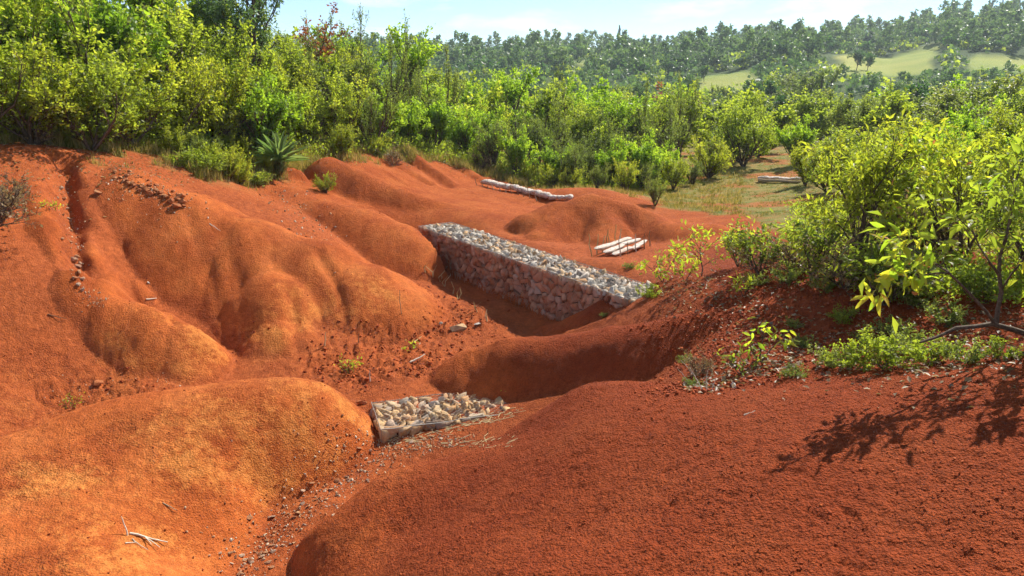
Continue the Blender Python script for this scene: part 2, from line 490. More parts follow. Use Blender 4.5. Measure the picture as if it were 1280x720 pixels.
# dry grass against green grass, and the farmed patches on the far slope
def patch(x, y, u0, u1, y0, y1, soft=.01):
    a = x / y
    e = .012 * fbm(a * 25, y / 25., 91, 2)
    return sstep(u0 - soft, u0 + soft, a + e) * (1 - sstep(u1 - soft, u1 + soft, a + e)) * sstep(y0 * .985, y0 * 1.01, y + e * y) * (1 - sstep(y1 * .985, y1 * 1.01, y + e * y))
safeY = np.maximum(GY, 1)
FIELD = np.maximum.reduce([patch(GX, safeY, .405, .525, 215, 300), patch(GX, safeY, .23, .30, 195, 240), patch(GX, safeY, .57, .85, 205, 245), patch(GX, safeY, .085, .125, 300, 340)])
BARE = np.clip(sstep(.12, .4, fbm(GX / 3.2, GY / 3.2, 55, 3)) * (1 - sstep(42, 70, GY)), 0, 1)

gy_, gx_ = np.gradient(GZ)
# pale subsoil shows low on the flanks that water has undercut
slope = np.zeros_like(GZ)
dzdx = (GZ[:, 2:] - GZ[:, :-2]) / (GX[:, 2:] - GX[:, :-2]); slope[:, 1:-1] = np.abs(dzdx)
SUB = [(140,440,12.5,1.0),(215,430,12.9,.7),(20,480,11.4,.8),(250,440,13.8,.8),(330,420,14.4,1.1),(400,400,15.4,1.0),(470,385,16.4,.7),(380,560,10.6,1.0),(330,590,9.8,.9),(430,520,11.3,.8),(240,560,9.6,1.0),(120,460,12.2,.7),(150,690,7.8,.9),(60,600,8.6,.8)]
SUB = [(P(u, v, Y)[0], Y, r) for u, v, Y, r in SUB]
SUBM = np.clip(blob(GX, GY, SUB) * (0.75 + .6 * fbm(GX / .5, GY / .5, 66, 3)), 0, 1)
DARK = crumb(GX, GY) * (1 - sstep(18, 30, GY)) + .3 * sstep(18, 26, GY)

fl = np.full(GZ.shape, -9.); mk_ = (GY < 24) & (np.abs(GX) < 16)
fl[mk_] = tps(GX[mk_], GY[mk_])
SILT = (1 - sstep(.02, .20, GZ - fl + .05 * fbm(GX / .4, GY / .4, 81, 3))) * (1 - sstep(20, 24, GY)) * mk_
SILT = SILT * (1 - sstep(.18, .30, GX / np.maximum(GY, 1)))
nr, nc = GZ.shape
idx = np.arange(nr * nc).reshape(nr, nc)
quads = np.stack([idx[:-1, :-1], idx[:-1, 1:], idx[1:, 1:], idx[1:, :-1]], -1).reshape(-1, 4)

gm = Mat("red_soil_and_grass", rough=.95, spec=.12)
geo = gm.node("ShaderNodeNewGeometry"); pos = geo.outputs['Position']
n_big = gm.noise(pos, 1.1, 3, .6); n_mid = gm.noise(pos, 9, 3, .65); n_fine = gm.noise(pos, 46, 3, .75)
wmap = gm.node('ShaderNodeMapping'); wmap.inputs['Scale'].default_value = (7, 7, 1.1); gm.l(pos, wmap.inputs['Vector'])
n_wash = gm.noise(wmap.outputs[0], 1.0, 3, .6)
soil = gm.ramp(n_big, [(.28, (.385, .086, .019)), (.5, (.505, .126, .028)), (.72, (.595, .172, .042))])
soil = gm.mix(gm.math('MULTIPLY', gm.attr("dark").outputs['Fac'], .75), soil, (.285, .046, .013))
sub = gm.ramp(n_mid, [(.3, (.60, .19, .038)), (.7, (.73, .29, .070))])
subf = gm.math('ADD', gm.attr('sub').outputs['Fac'], gm.math('MULTIPLY', gm.math('SUBTRACT', gm.math('ADD', n_mid, gm.math('MULTIPLY', n_fine, .6)), .80), 2.2))
soil = gm.mix(gm.math('MULTIPLY', gm.ramp(subf, [(.30, 0.0), (.85, 1.0)]), gm.math('MULTIPLY', gm.attr('sub').outputs['Fac'], .75)), soil, sub)
soil = gm.mix(gm.math('MULTIPLY', gm.attr('silt').outputs['Fac'], .8), soil, gm.ramp(n_mid, [(.3, (.32, .072, .020)), (.7, (.45, .115, .033))]))
soil = gm.mix(.35, soil, gm.ramp(n_wash, [(.3, (.70, .66, .63)), (.65, (1.15, 1.13, 1.1))]), 'MULTIPLY')
soil = gm.mix(.72, soil, gm.ramp(n_fine, [(.28, (.30, .26, .24)), (.48, (.9, .9, .9)), (.72, (1.3, 1.27, 1.22))]), 'MULTIPLY')  # dark end paints the tiny shadows between crumbs into the soil colour
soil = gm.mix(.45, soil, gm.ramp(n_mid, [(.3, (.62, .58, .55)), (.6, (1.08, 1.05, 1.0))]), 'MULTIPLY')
grass = gm.ramp(gm.noise(pos, .9, 4, .7), [(.3, (.10, .14, .025)), (.5, (.22, .21, .05)), (.7, (.36, .25, .08))])
farg = gm.ramp(gm.noise(pos, .035, 3, .65), [(.32, (.035, .065, .014)), (.55, (.06, .10, .02)), (.72, (.11, .14, .03))])
grass = gm.mix(gm.attr("far").outputs['Fac'], grass, farg)
field = gm.ramp(gm.noise(pos, .02, 3, .6), [(.35, (.17, .26, .045)), (.5, (.29, .33, .065)), (.68, (.42, .40, .10))])
grass = gm.mix(gm.attr("field").outputs['Fac'], grass, field)
gfac = gm.attr("cover").outputs['Fac']
bare = gm.math('MULTIPLY', gm.attr("bare").outputs['Fac'], .8)
gf2 = gm.math('MULTIPLY', gfac, gm.math('SUBTRACT', 1.0, bare))
gf2 = gm.math('MULTIPLY', gf2, gm.ramp(gm.noise(pos, 3.2, 3, .7), [(.30, .35), (.5, 1.0)]))
gf2 = gm.math('MAXIMUM', gf2, gm.attr('far').outputs['Fac'])
soil = gm.mix(gfac, soil, gm.mix(.4, soil, (.42, .17, .06)))
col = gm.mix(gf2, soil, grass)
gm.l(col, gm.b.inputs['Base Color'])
vor = gm.node("ShaderNodeTexVoronoi"); vor.inputs['Scale'].default_value = 42.0
gm.l(pos, vor.inputs['Vector'])
hgt = gm.math('ADD', gm.math('ADD', gm.math('MULTIPLY', n_fine, .9), gm.math('MULTIPLY', n_wash, 1.6)), gm.math('ADD', gm.math('MULTIPLY', gm.noise(pos, 21, 3, .75), 1.3), gm.math('MULTIPLY', gm.math('SUBTRACT', .6, vor.outputs['Distance']), .7)))
bmp = gm.node("ShaderNodeBump"); gm.l(gm.math('ADD', .55, gm.math('MULTIPLY', gm.attr('dark').outputs['Fac'], .45)), bmp.inputs['Strength']); bmp.inputs['Distance'].default_value = .034
gm.l(hgt, bmp.inputs['Height']); gm.l(bmp.outputs[0], gm.b.inputs['Normal'])
MAT_GROUND = gm.m

terrain_me = np_mesh("ground", np.stack([GX, GY, GZ], -1).reshape(-1, 3), quads, [MAT_GROUND], smooth=True,
    attrs={"cover": GG.ravel(), "sub": SUBM.ravel(), "dark": DARK.ravel(), "field": FIELD.ravel(), "bare": BARE.ravel(), "silt": SILT.ravel(), "far": sstep(45, 90, GY).ravel()})
ground = tag(link("ground", terrain_me), kind="structure")
print("terrain", len(quads), round(time.time() - T0, 1))
# ================================================================ STONES, GABIONS, SANDBAGS
rng = np.random.default_rng(7)
rnd = random.Random(7)

def PZ(u, v, z):
    d = ray(u, v); t = (z - CAM_Z) / d[2]
    return np.array([d[0] * t, d[1] * t, z])

H_slow = H
H = Hq
_YS = np.concatenate([np.arange(3.0, 20, .04), np.arange(20, 60, .12)])
def on_ground(u, v):
    """where the sight line through (u, v) first meets the ground"""
    d = ray(u, v); t = _YS / d[1]
    X = d[0] * t; Z = CAM_Z + d[2] * t
    hit = np.nonzero(Hq(X, _YS) > Z)[0]
    i = hit[0] if len(hit) else len(_YS) - 1
    return np.array([X[i], _YS[i], float(Hq(X[i], _YS[i]))])

# ---- materials
def stone_material(name, stops, dust, dust_amt):
    m = Mat(name, rough=.85, spec=.3)
    oi = m.node("ShaderNodeObjectInfo"); tc = m.node("ShaderNodeTexCoord")
    base = m.ramp(oi.outputs['Random'], stops)
    vec = m.node("ShaderNodeVectorMath", operation='ADD'); m.l(tc.outputs['Object'], vec.inputs[0]); m.l(oi.outputs['Location'], vec.inputs[1])
    n = m.noise(vec.outputs[0], 3.2, 5, .65)
    c = m.mix(.7, base, m.ramp(n, [(.3, (.55, .52, .49)), (.55, (1, .98, .95)), (.75, (1.25, 1.2, 1.1))]), 'MULTIPLY')
    dn = m.noise(vec.outputs[0], 1.7, 4, .6)
    c = m.mix(m.math('MULTIPLY', m.ramp(dn, [(.40, 0.15), (.62, 1.0)]), dust_amt), c, dust)
    m.l(c, m.b.inputs['Base Color'])
    b = m.node("ShaderNodeBump"); b.inputs['Strength'].default_value = .6; b.inputs['Distance'].default_value = .03
    m.l(m.noise(vec.outputs[0], 9, 4, .7), b.inputs['Height']); m.l(b.outputs[0], m.b.inputs['Normal'])
    return m.m
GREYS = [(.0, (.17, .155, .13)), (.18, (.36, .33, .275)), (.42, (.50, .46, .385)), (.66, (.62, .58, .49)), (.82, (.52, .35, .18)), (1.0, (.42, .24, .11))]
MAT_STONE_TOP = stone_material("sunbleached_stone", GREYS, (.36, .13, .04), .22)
FACES = [(.0, (.30, .16, .09)), (.35, (.48, .27, .15)), (.7, (.58, .36, .22)), (1.0, (.50, .40, .31))]  # red bounce light off the soil put into the stone colour, besides dust
MAT_STONE_FACE = stone_material("dusted_bounce_tinted_stone", FACES, (.40, .13, .04), .55)
MAT_STONE_OCHRE = stone_material("ochre_and_grey_stone", [(.0, (.26, .21, .16)), (.16, (.46, .39, .29)), (.38, (.64, .42, .19)), (.62, (.58, .44, .25)), (.8, (.56, .30, .12)), (1.0, (.54, .47, .37))], (.40, .13, .03), .25)
MAT_CLOD = stone_material("baked_clod", [(.0, (.34, .10, .03)), (.5, (.44, .17, .06)), (1.0, (.56, .30, .13))], (.40, .10, .02), .6)
MAT_PEBBLE = stone_material("channel_stone", [(.0, (.26, .11, .05)), (.4, (.50, .30, .15)), (.7, (.56, .46, .33)), (1.0, (.24, .17, .12))], (.42, .12, .03), .6)

def rock_mesh(name, seed, mat, npts=15, flat=.75, rough=.25):
    r = np.random.default_rng(seed)
    p = r.normal(size=(npts, 3)); p /= np.linalg.norm(p, axis=1)[:, None]
    p *= (1 - rough * r.random((npts, 1))); p[:, 2] *= flat
    bm = bmesh.new()
    for q in p: bm.verts.new(q * .5)
    bmesh.ops.convex_hull(bm, input=bm.verts)
    for v in [v for v in bm.verts if not v.link_faces]: bm.verts.remove(v)
    me = bpy.data.meshes.new(name); bm.to_mesh(me); bm.free()
    me.materials.append(mat)
    return me
ROCKS = {}
def rocks(key, mat, n=10, **kw):
    ROCKS[key] = [rock_mesh("stone_" + key, 100 + i * 7 + len(key), mat, **kw) for i in range(n)]
rocks("top", MAT_STONE_TOP); rocks("face", MAT_STONE_FACE, npts=17); rocks("ochre", MAT_STONE_OCHRE, npts=18); rocks("clod", MAT_CLOD); rocks("pebble", MAT_PEBBLE)

mw = Mat("galvanised_wire", rough=.55, spec=.5); mw.b.inputs['Base Color'].default_value = (.36, .33, .28, 1); mw.b.inputs['Metallic'].default_value = .6
MAT_WIRE = mw.m
mc = Mat("rubble_core", rough=.95); mcn = mc.node("ShaderNodeTexCoord")
mc.l(mc.ramp(mc.noise(mcn.outputs['Object'], 9, 5, .7), [(.3, (.05, .025, .015)), (.7, (.16, .08, .045))]), mc.b.inputs['Base Color'])
MAT_CORE = mc.m

def bars(segs, rad, sides=3):
    """prisms along segments: ((p, q) or (p, q, r)) -> verts, quad faces"""
    V, F = [], []
    for sg in segs:
        p, q = np.asarray(sg[0], float), np.asarray(sg[1], float); r = sg[2] if len(sg) > 2 else rad
        d = q - p; L = np.linalg.norm(d)
        if L < 1e-6: continue
        d = d / L; a = np.cross(d, [0, 0, 1]) if abs(d[2]) < .9 else np.cross(d, [1, 0, 0])
        a /= np.linalg.norm(a); b = np.cross(d, a); o = len(V)
        for e in (p, q):
            for k in range(sides):
                t = 2 * math.pi * k / sides
                V.append(e + r * (math.cos(t) * a + math.sin(t) * b))
        for k in range(sides): F.append((o + k, o + (k + 1) % sides, o + sides + (k + 1) % sides, o + sides + k))
    return np.array(V), np.array(F)

def empty(name, loc, rz=0):
    o = bpy.data.objects.new(name, None); COL.objects.link(o); o.location = loc; o.rotation_euler = (0, 0, rz)
    o.empty_display_size = .2
    return o

def clip_poly(poly, n, c):
    """keep the part of poly with n.p <= c"""
    out = []
    for k in range(len(poly)):
        p, q = poly[k], poly[(k + 1) % len(poly)]
        dp, dq = p @ n - c, q @ n - c
        if dp <= 0: out.append(p)
        if dp * dq < 0: out.append(p + (q - p) * dp / (dp - dq))
    return out

def cells(A, B, cell, r, aspect=1.0):
    """irregular fitted cells over a rectangle A x B: [(centre, polygon)]"""
    na, nb = max(2, round(A / (cell * 1.12))), max(2, round(B / (cell * .9)))
    S = np.array([((i + .5 + r.uniform(-.46, .46) + (.5 if j % 2 else 0)) * A / na, (j + .5 + r.uniform(-.46, .46)) * B / nb) for j in range(nb) for i in range(na)])
    S = S[S[:, 0] < A]
    S = np.delete(S, r.choice(len(S), len(S) // 6, replace=False), 0)
    out = []
    for k, c in enumerate(S):
        poly = [np.array(q, float) for q in ((0, 0), (A, 0), (A, B), (0, B))]
        d = np.linalg.norm(S - c, axis=1)
        for m in np.argsort(d)[1:16]:
            n = S[m] - c; poly = clip_poly(poly, n, n @ (S[m] + c) / 2)
            if len(poly) < 3: break
        if len(poly) >= 3: out.append((c, poly))
    return out

def stone_from_cell(poly, thick, r, gap, name, mat):
    """a fitted stone: local x, y in the face, z out of it; outer side chipped and domed"""
    q = np.array(poly); c = q.mean(0); q = q - c
    n = len(q); rad = np.linalg.norm(q, axis=1).mean()
    f = 1 - gap / max(rad, gap * 2)
    # soften the corners by adding edge midpoints pulled in a bit
    ring = []
    for k in range(n):
        a, b = q[k], q[(k + 1) % n]
        ring.append(a * r.uniform(.93, 1.0))
        if np.linalg.norm(b - a) > .05: ring.append((a * r.uniform(.35, .65) + b * .5) * r.uniform(.95, 1.0))
    ring = np.array(ring); ring = ring[np.argsort(np.arctan2(ring[:, 1], ring[:, 0]))] * f * 1.02; m = len(ring)
    tilt = r.normal(size=2) * .22; out = thick * r.uniform(-.12, .32)
    V = [(x * .8, y * .8, -thick) for x, y in ring]
    V += [(x, y, -.028 + out * .5 + r.uniform(-.012, .008)) for x, y in ring]
    V += [(x * .84 + r.normal() * .008, y * .84 + r.normal() * .008, out + tilt[0] * x * 1.4 + tilt[1] * y * 1.4 + r.uniform(-.014, .014)) for x, y in ring]
    V.append((r.normal() * rad * .2, r.normal() * rad * .2, out + r.uniform(-.008, .014)))
    F = []
    for lv in (0, 1):
        for k in range(m):
            a, b = lv * m + k, lv * m + (k + 1) % m
            F += [(a, b, b + m), (a, b + m, a + m)]
    for k in range(m): F.append((2 * m + k, 2 * m + (k + 1) % m, 3 * m))
    return np_mesh(name, V, F, [mat]), c

def gabion(label, corner, ang, L, W, ztop, zbot, cell, top_key, face_key, group=None, seed=1, top_scale=1.0, loose=0):
    """corner: top-front end; local x along the front, local y to the back"""
    r = np.random.default_rng(seed)
    root = empty("gabion", (corner[0], corner[1], zbot), ang)
    Hh = ztop - zbot; ca, sa = math.cos(ang), math.sin(ang)
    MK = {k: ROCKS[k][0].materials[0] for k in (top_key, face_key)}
    items = []
    RX = Matrix.Rotation(math.pi / 2, 4, 'X')
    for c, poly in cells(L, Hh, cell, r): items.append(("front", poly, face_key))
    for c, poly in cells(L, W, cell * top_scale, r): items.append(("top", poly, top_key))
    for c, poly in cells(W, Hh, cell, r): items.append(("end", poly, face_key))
    made = []
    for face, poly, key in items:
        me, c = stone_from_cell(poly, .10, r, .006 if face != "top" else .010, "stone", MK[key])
        if face == "front": M = Matrix.Translation((c[0], 0, c[1])) @ Matrix.Rotation(math.pi / 2, 4, 'X')
        elif face == "top": M = Matrix.Translation((c[0], c[1], Hh + r.uniform(-.03, .012))) @ Euler((r.normal() * .16, r.normal() * .16, 0)).to_matrix().to_4x4()
        else: M = Matrix.Translation((0, W - c[0], c[1])) @ Matrix.Rotation(-math.pi / 2, 4, 'Z') @ Matrix.Rotation(math.pi / 2, 4, 'X')
        lp = M.translation
        w = np.array([corner[0] + ca * lp[0] - sa * lp[1], corner[1] + sa * lp[0] + ca * lp[1], zbot + lp[2]])
        hid = face != "top" and w[2] < H(w[0] - WN[0] * .3, w[1] - WN[1] * .3) - .12
        made.append((hid or face == "end", float(np.linalg.norm(w - np.array([0, 0, CAM_Z]))), me, M, key))
    for i in range(loose):                                                # loose stones lying on top
        me = ROCKS[top_key][int(r.integers(10))]; k = cell * r.uniform(.45, .95)
        M = Matrix.LocRotScale(Vector((r.uniform(.05, L - .05), r.uniform(.06, W - .06), Hh + .02)), Euler(tuple(r.uniform(0, 6.28, 3))), Vector((k * 1.3, k, k * .6)))
        w = np.array([corner[0] + ca * M.translation[0], corner[1] + sa * M.translation[0], ztop])
        made.append((False, float(np.linalg.norm(w - np.array([0, 0, CAM_Z]))) + .5, me, M, top_key))
    made.sort(key=lambda t: (t[0], t[1]))
    V, F, MI, o = [], [], [], 0
    keys = list(dict.fromkeys([top_key, face_key]))
    for i, (_, _, me, M, key) in enumerate(made):
        if i < 300:
            ob = link("stone", me, root); ob.matrix_local = M
        else:
            v = np.array([M @ x.co for x in me.vertices]); V.append(v)
            F += [tuple(k + o for k in p.vertices) for p in me.polygons]; MI += [keys.index(key)] * len(me.polygons); o += len(v)
    if V:
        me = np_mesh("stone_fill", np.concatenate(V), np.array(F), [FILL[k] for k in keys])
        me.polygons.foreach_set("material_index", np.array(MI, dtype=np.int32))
        tag(link("stone_fill", me, root), kind="stuff")
    bm = bmesh.new(); bmesh.ops.create_cube(bm, size=1)
    me = bpy.data.meshes.new("rubble_core"); bm.to_mesh(me); bm.free(); me.materials.append(MAT_CORE)
    link("rubble_core", me, root, (L / 2, W / 2, Hh / 2 - .03), None, (L - .11, W - .11, Hh - .06))
    segs = []; d = .10; hx = .035
    for face, (A, B) in (("front", (L, Hh)), ("top", (L, W))):
        for k in np.arange(-B, A, d):
            for sg in (1, -1):
                x0 = k; q0, q1 = (0, B) if sg == 1 else (B, 0)
                t0 = max(0, (0 - x0) / B); t1 = min(1, (A - x0) / B)
                if t1 <= t0: continue
                e0, e1 = (x0 + t0 * B, q0 + t0 * (q1 - q0)), (x0 + t1 * B, q0 + t1 * (q1 - q0))
                if face == "front": segs.append(((e0[0], -hx, e0[1]), (e1[0], -hx, e1[1]), .0014))
                else: segs.append(((e0[0], e0[1], Hh + hx), (e1[0], e1[1], Hh + hx), .0014))
    c8 = [(0, -hx, Hh + hx * .6), (L, -hx, Hh + hx * .6), (L, W, Hh + hx * .6), (0, W, Hh + hx * .6)]
    for i in range(4):                                                     # selvedge wire, slightly sagging
        a, b = np.array(c8[i]), np.array(c8[(i + 1) % 4]); n = 10
        P_ = [a + (b - a) * t / n + np.array([0, 0, r.normal() * .008]) for t in range(n + 1)]
        segs += [(P_[t], P_[t + 1], .008) for t in range(n)]
    for x in (0, L): segs.append(((x, -hx, 0), (x, -hx, Hh + hx * .6), .005))
    V, F = bars(segs, .002)
    link("wire_mesh", np_mesh("wire_mesh", V, F, [MAT_WIRE]), root)
    tag(root, label, "gabion", group)
    return root

def island_material(name, stops, dust, amt):
    m = Mat(name, rough=.88, spec=.25); g = m.node("ShaderNodeNewGeometry")
    c = m.ramp(g.outputs['Random Per Island'], stops)
    n = m.noise(g.outputs['Position'], 14, 4, .65)
    c = m.mix(.7, c, m.ramp(n, [(.3, (.5, .48, .46)), (.7, (1.25, 1.22, 1.15))]), 'MULTIPLY')
    c = m.mix(m.math('MULTIPLY', m.ramp(m.noise(g.outputs['Position'], 5, 3, .6), [(.4, .1), (.62, 1.)]), amt), c, dust)
    m.l(c, m.b.inputs['Base Color']); return m.m
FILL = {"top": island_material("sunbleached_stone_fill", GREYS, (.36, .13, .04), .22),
        "face": island_material("dusted_bounce_tinted_stone_fill", FACES, (.33, .10, .03), .6)}  # joined face stones: same painted bounce light, with soil dust over it
FILL["ochre"] = FILL["top"]

ang_w = math.atan2(WD[1], WD[0])
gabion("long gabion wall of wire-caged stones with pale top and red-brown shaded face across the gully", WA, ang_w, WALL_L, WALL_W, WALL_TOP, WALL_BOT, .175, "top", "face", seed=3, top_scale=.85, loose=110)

GZT = -.2
g_fl, g_fr, g_bl = PZ(476, 538, GZT), PZ(640, 516, GZT), PZ(474, 500, GZT)
gd = g_fr - g_fl; gL = float(np.linalg.norm(gd[:2]))
print("near gabion", g_fl, g_fr, g_bl, gL, np.linalg.norm(g_bl - g_fl))
near_gab = gabion("short low gabion of ochre and grey stones sunk in the channel bed", g_fl, math.atan2(gd[1], gd[0]), gL, 1.08, GZT, GZT - .36, .16, "ochre", "ochre", seed=5, loose=60)

# ---- sandbags
mb = Mat("woven_white_sack", rough=.8, spec=.2); tb = mb.node("ShaderNodeTexCoord")
mb.l(mb.ramp(mb.noise(tb.outputs['Object'], 5, 5, .6), [(.34, (.40, .19, .09)), (.50, (.60, .50, .39)), (.72, (.76, .72, .64))]), mb.b.inputs['Base Color'])
bb = mb.node("ShaderNodeBump"); bb.inputs['Strength'].default_value = .5; bb.inputs['Distance'].default_value = .02
mb.l(mb.noise(tb.outputs['Object'], 11, 3, .6), bb.inputs['Height']); mb.l(bb.outputs[0], mb.b.inputs['Normal'])
MAT_SACK = mb.m
def sack_mesh(seed):
    r = np.random.default_rng(seed); nu, nv = 18, 12; V = []; F = []
    ph = r.uniform(0, 6, 4)
    for i in range(nu + 1):
        t = -1 + 2 * i / nu
        e = (1 - abs(t) ** 4.5) ** .5 if abs(t) < 1 else 0
        e = max(e, .10)
        for j in range(nv):
            a = 2 * math.pi * j / nv
            c, s_ = math.cos(a), math.sin(a)
            sx = math.copysign(abs(c) ** .7, c); sz_ = math.copysign(abs(s_) ** .8, s_)
            lump = 1 + .08 * math.sin(3 * t + ph[0] + 2 * a) + .05 * math.sin(7 * t + ph[1] - a)
            V.append((t * .5, .5 * sx * (.55 + .45 * e) * lump, .5 * sz_ * e * lump + .06 * math.sin(2.5 * t + ph[2]) * .5))
    for i in range(nu):
        for j in range(nv):
            F.append((i * nv + j, i * nv + (j + 1) % nv, (i + 1) * nv + (j + 1) % nv, (i + 1) * nv + j))
    return np_mesh("sandbag", V, F, [MAT_SACK], smooth=True)
SACKS = [sack_mesh(k) for k in range(4)]

md = Mat("dry_wood", rough=.85); td = md.node("ShaderNodeTexCoord"); od = md.node("ShaderNodeObjectInfo")
md.l(md.mix(.6, md.ramp(od.outputs['Random'], [(0, (.20, .10, .05)), (.4, (.34, .21, .11)), (.7, (.46, .34, .20)), (1, (.62, .54, .40))]), md.ramp(md.noise(td.outputs['Object'], 14, 4, .7), [(.3, (.5, .48, .45)), (.7, (1.2, 1.2, 1.2))]), 'MULTIPLY'), md.b.inputs['Base Color'])
MAT_WOOD = md.m
ms = Mat("straw", rough=.8); osn = ms.node("ShaderNodeObjectInfo")
ms.l(ms.ramp(osn.outputs['Random'], [(0, (.46, .32, .13)), (.5, (.58, .44, .20)), (1, (.66, .56, .32))]), ms.b.inputs['Base Color'])
MAT_STRAW = ms.m
mp = Mat("bleached_stick", rough=.8); mp.b.inputs['Base Color'].default_value = (.66, .58, .44, 1)
MAT_PALE = mp.m

def tube(pts_, radii, sides=6):
    pts_ = np.asarray(pts_, float); V = []; F = []
    n = len(pts_)
    for i in range(n):
        d = pts_[min(i + 1, n - 1)] - pts_[max(i - 1, 0)]; d = d / (np.linalg.norm(d) + 1e-9)
        a = np.cross(d, [0, 0, 1]) if abs(d[2]) < .92 else np.cross(d, [1, 0, 0])
        a /= np.linalg.norm(a); b = np.cross(d, a)
        for k in range(sides):
            t = 2 * math.pi * k / sides
            V.append(pts_[i] + radii[i] * (math.cos(t) * a + math.sin(t) * b))
    for i in range(n - 1):
        for k in range(sides):
            F.append((i * sides + k, i * sides + (k + 1) % sides, (i + 1) * sides + (k + 1) % sides, (i + 1) * sides + k))
    return V, F

def stick(name, p, length, direction, rad, mat, label, cat, group=None, bend=.12, lift=None, fork=0, seed=0):
    """a bent tapering stick with its butt at p"""
    r = np.random.default_rng(seed + 900)
    d = np.asarray(direction, float); d /= np.linalg.norm(d)
    sidev = np.cross(d, [0.1, .2, 1]); sidev /= np.linalg.norm(sidev)
    ts = np.linspace(0, 1, 6)
    ctr = [d * length * t + sidev * bend * length * math.sin(t * 2.4 + r.uniform(0, .6)) * t + r.normal(size=3) * length * .012 for t in ts]
    V, F = tube(ctr, [rad * (1 - .55 * t) for t in ts])
    for f in range(fork):
        i = int(r.integers(1, 4)); dd = d * .8 + sidev * r.choice([-1, 1]) * .6 + r.normal(size=3) * .15
        v2, f2 = tube([ctr[i], ctr[i] + dd * length * .18, ctr[i] + dd * length * .38 + sidev * .03], [rad * .6, rad * .45, rad * .25], 5)
        F += [tuple(k + len(V) for k in q) for q in f2]; V += v2
    o = link(name, np_mesh(name, V, F, [mat], smooth=True), None, p)
    return tag(o, label, cat, group)

# row of sacks below the thicket
def sack_row(a, b, n, size, label, group, tilt=0., zoff=0., seed=0):
    r = np.random.default_rng(seed); a = np.asarray(a, float); b = np.asarray(b, float)
    d = b - a; ang = math.atan2(d[1], d[0])
    for i in range(n):
        p = a + d * (i + .5) / n
        z = p[2] + zoff + size[2] * .40 + r.uniform(-.02, .02)
        slope = -math.asin(max(-.6, min(.6, d[2] / np.linalg.norm(d))))
        o = link("sandbag", SACKS[(i + seed) % 4], None, (p[0], p[1], z), (tilt + r.uniform(-.1, .1), slope + r.uniform(-.05, .05), ang + r.uniform(-.08, .08)),
                 (np.linalg.norm(d) / n * 1.08, size[1] * r.uniform(.9, 1.1), size[2] * r.uniform(.9, 1.1)))
        tag(o, label, "sandbag", group)

def gpt(u, v, dz=0.):
    p = on_ground(u, v); p[2] += dz; return p
s1a, s1b, s1c = P(604, 226, 31.5), P(686, 249, 28.2), P(716, 249, 28.0)
for q in (s1a, s1b, s1c): q[2] = H(q[0], q[1])
sack_row(s1a, s1b, 9, (.6, .36, .2), "white sandbag in the long staked row below the thicket", "sandbags in the long row", seed=1, zoff=.10)
sack_row(s1b, s1c, 3, (.5, .3, .17), "white sandbag in the short bend ending the long staked row", "sandbags in the short bend", seed=2, zoff=.06)
for i in range(11):
    t = (i + .4) / 11; p = s1a + (s1b - s1a) * t + np.array([-.28, -.34, 0]); p[2] = H(p[0], p[1]) - .1
    stick("stake", p, rnd.uniform(.40, .55), (rnd.uniform(-.35, .1), rnd.uniform(-.3, .1), 1), .022, MAT_WOOD, "short leaning stake in front of the long sandbag row", "stake", "stakes along the long sandbag row", seed=i)
# small stack with tall stakes
q0, q1 = P(768, 321, 18.5), P(808, 305, 20.1)
for q in (q0, q1): q[2] = H(q[0], q[1])
q1[2] = max(q1[2], q0[2]); 
for k in range(3):
    off = np.array([-.34, .10, 0]) * k * .62
    sack_row(q0 + off, q1 + off, 2, (.8, .17, .085), "white sandbag in the small staked stack behind the gabion wall", "sandbags in the small stack", seed=5 + k, zoff=.02 + .05 * k)
for i, t in enumerate((.06, .28, .52, .78, .98)):
    p = q0 + (q1 - q0) * t + np.array([.10, -.16, 0]); p[2] = H(p[0], p[1]) - .1
    stick("stake", p, (.62, .40, .58, .52, .50)[i], (rnd.uniform(-.08, .08), rnd.uniform(-.1, .1), 1), .02, MAT_WOOD, "dark upright stake in front of the small sandbag stack", "stake", "stakes in front of the small sandbag stack", seed=30 + i)
for i in range(7):
    t = (i + .3) / 7; p = q0 + (q1 - q0) * t + np.array([-.55, .35, 0]); p[2] = H(p[0], p[1]) - .1
    stick("stake", p, rnd.uniform(.5, .75), (rnd.uniform(-.15, .15), rnd.uniform(-.1, .1), 1), .022, MAT_STRAW, "straw-coloured stake behind the small sandbag stack", "stake", "stakes behind the small sandbag stack", seed=40 + i)
# far row
f0, f1 = P(948, 228, 35.5), P(1000, 234, 34.0)
for q in (f0, f1): q[2] = H(q[0], q[1])
sack_row(f0, f1, 4, (.5, .3, .13), "white sandbag in the far row on the open grass", "sandbags in the far row", seed=9, zoff=.12)
stick("log", f0 + np.array([-.1, -.35, .07]), 2.0, f1 - f0, .085, MAT_WOOD, "dark log lying below the far sandbag row", "log", bend=.02, seed=77)

# ---- loose stones
def drop_rock(name, u, v, size, key, label, cat, group=None, flat=1.0, seed=0, p=None):
    r = np.random.default_rng(seed + 4000)
    q = on_ground(u, v) if p is None else p
    me = ROCKS[key][int(r.integers(len(ROCKS[key])))]
    s = (size * r.uniform(.85, 1.3), size * r.uniform(.8, 1.1), size * flat * r.uniform(.7, 1.0))
    o = link(name, me, None, (q[0], q[1], q[2] + s[2] * .18), (r.uniform(-.4, .4), r.uniform(-.4, .4), r.uniform(0, 6.28)), s)
    return tag(o, label, cat, group)
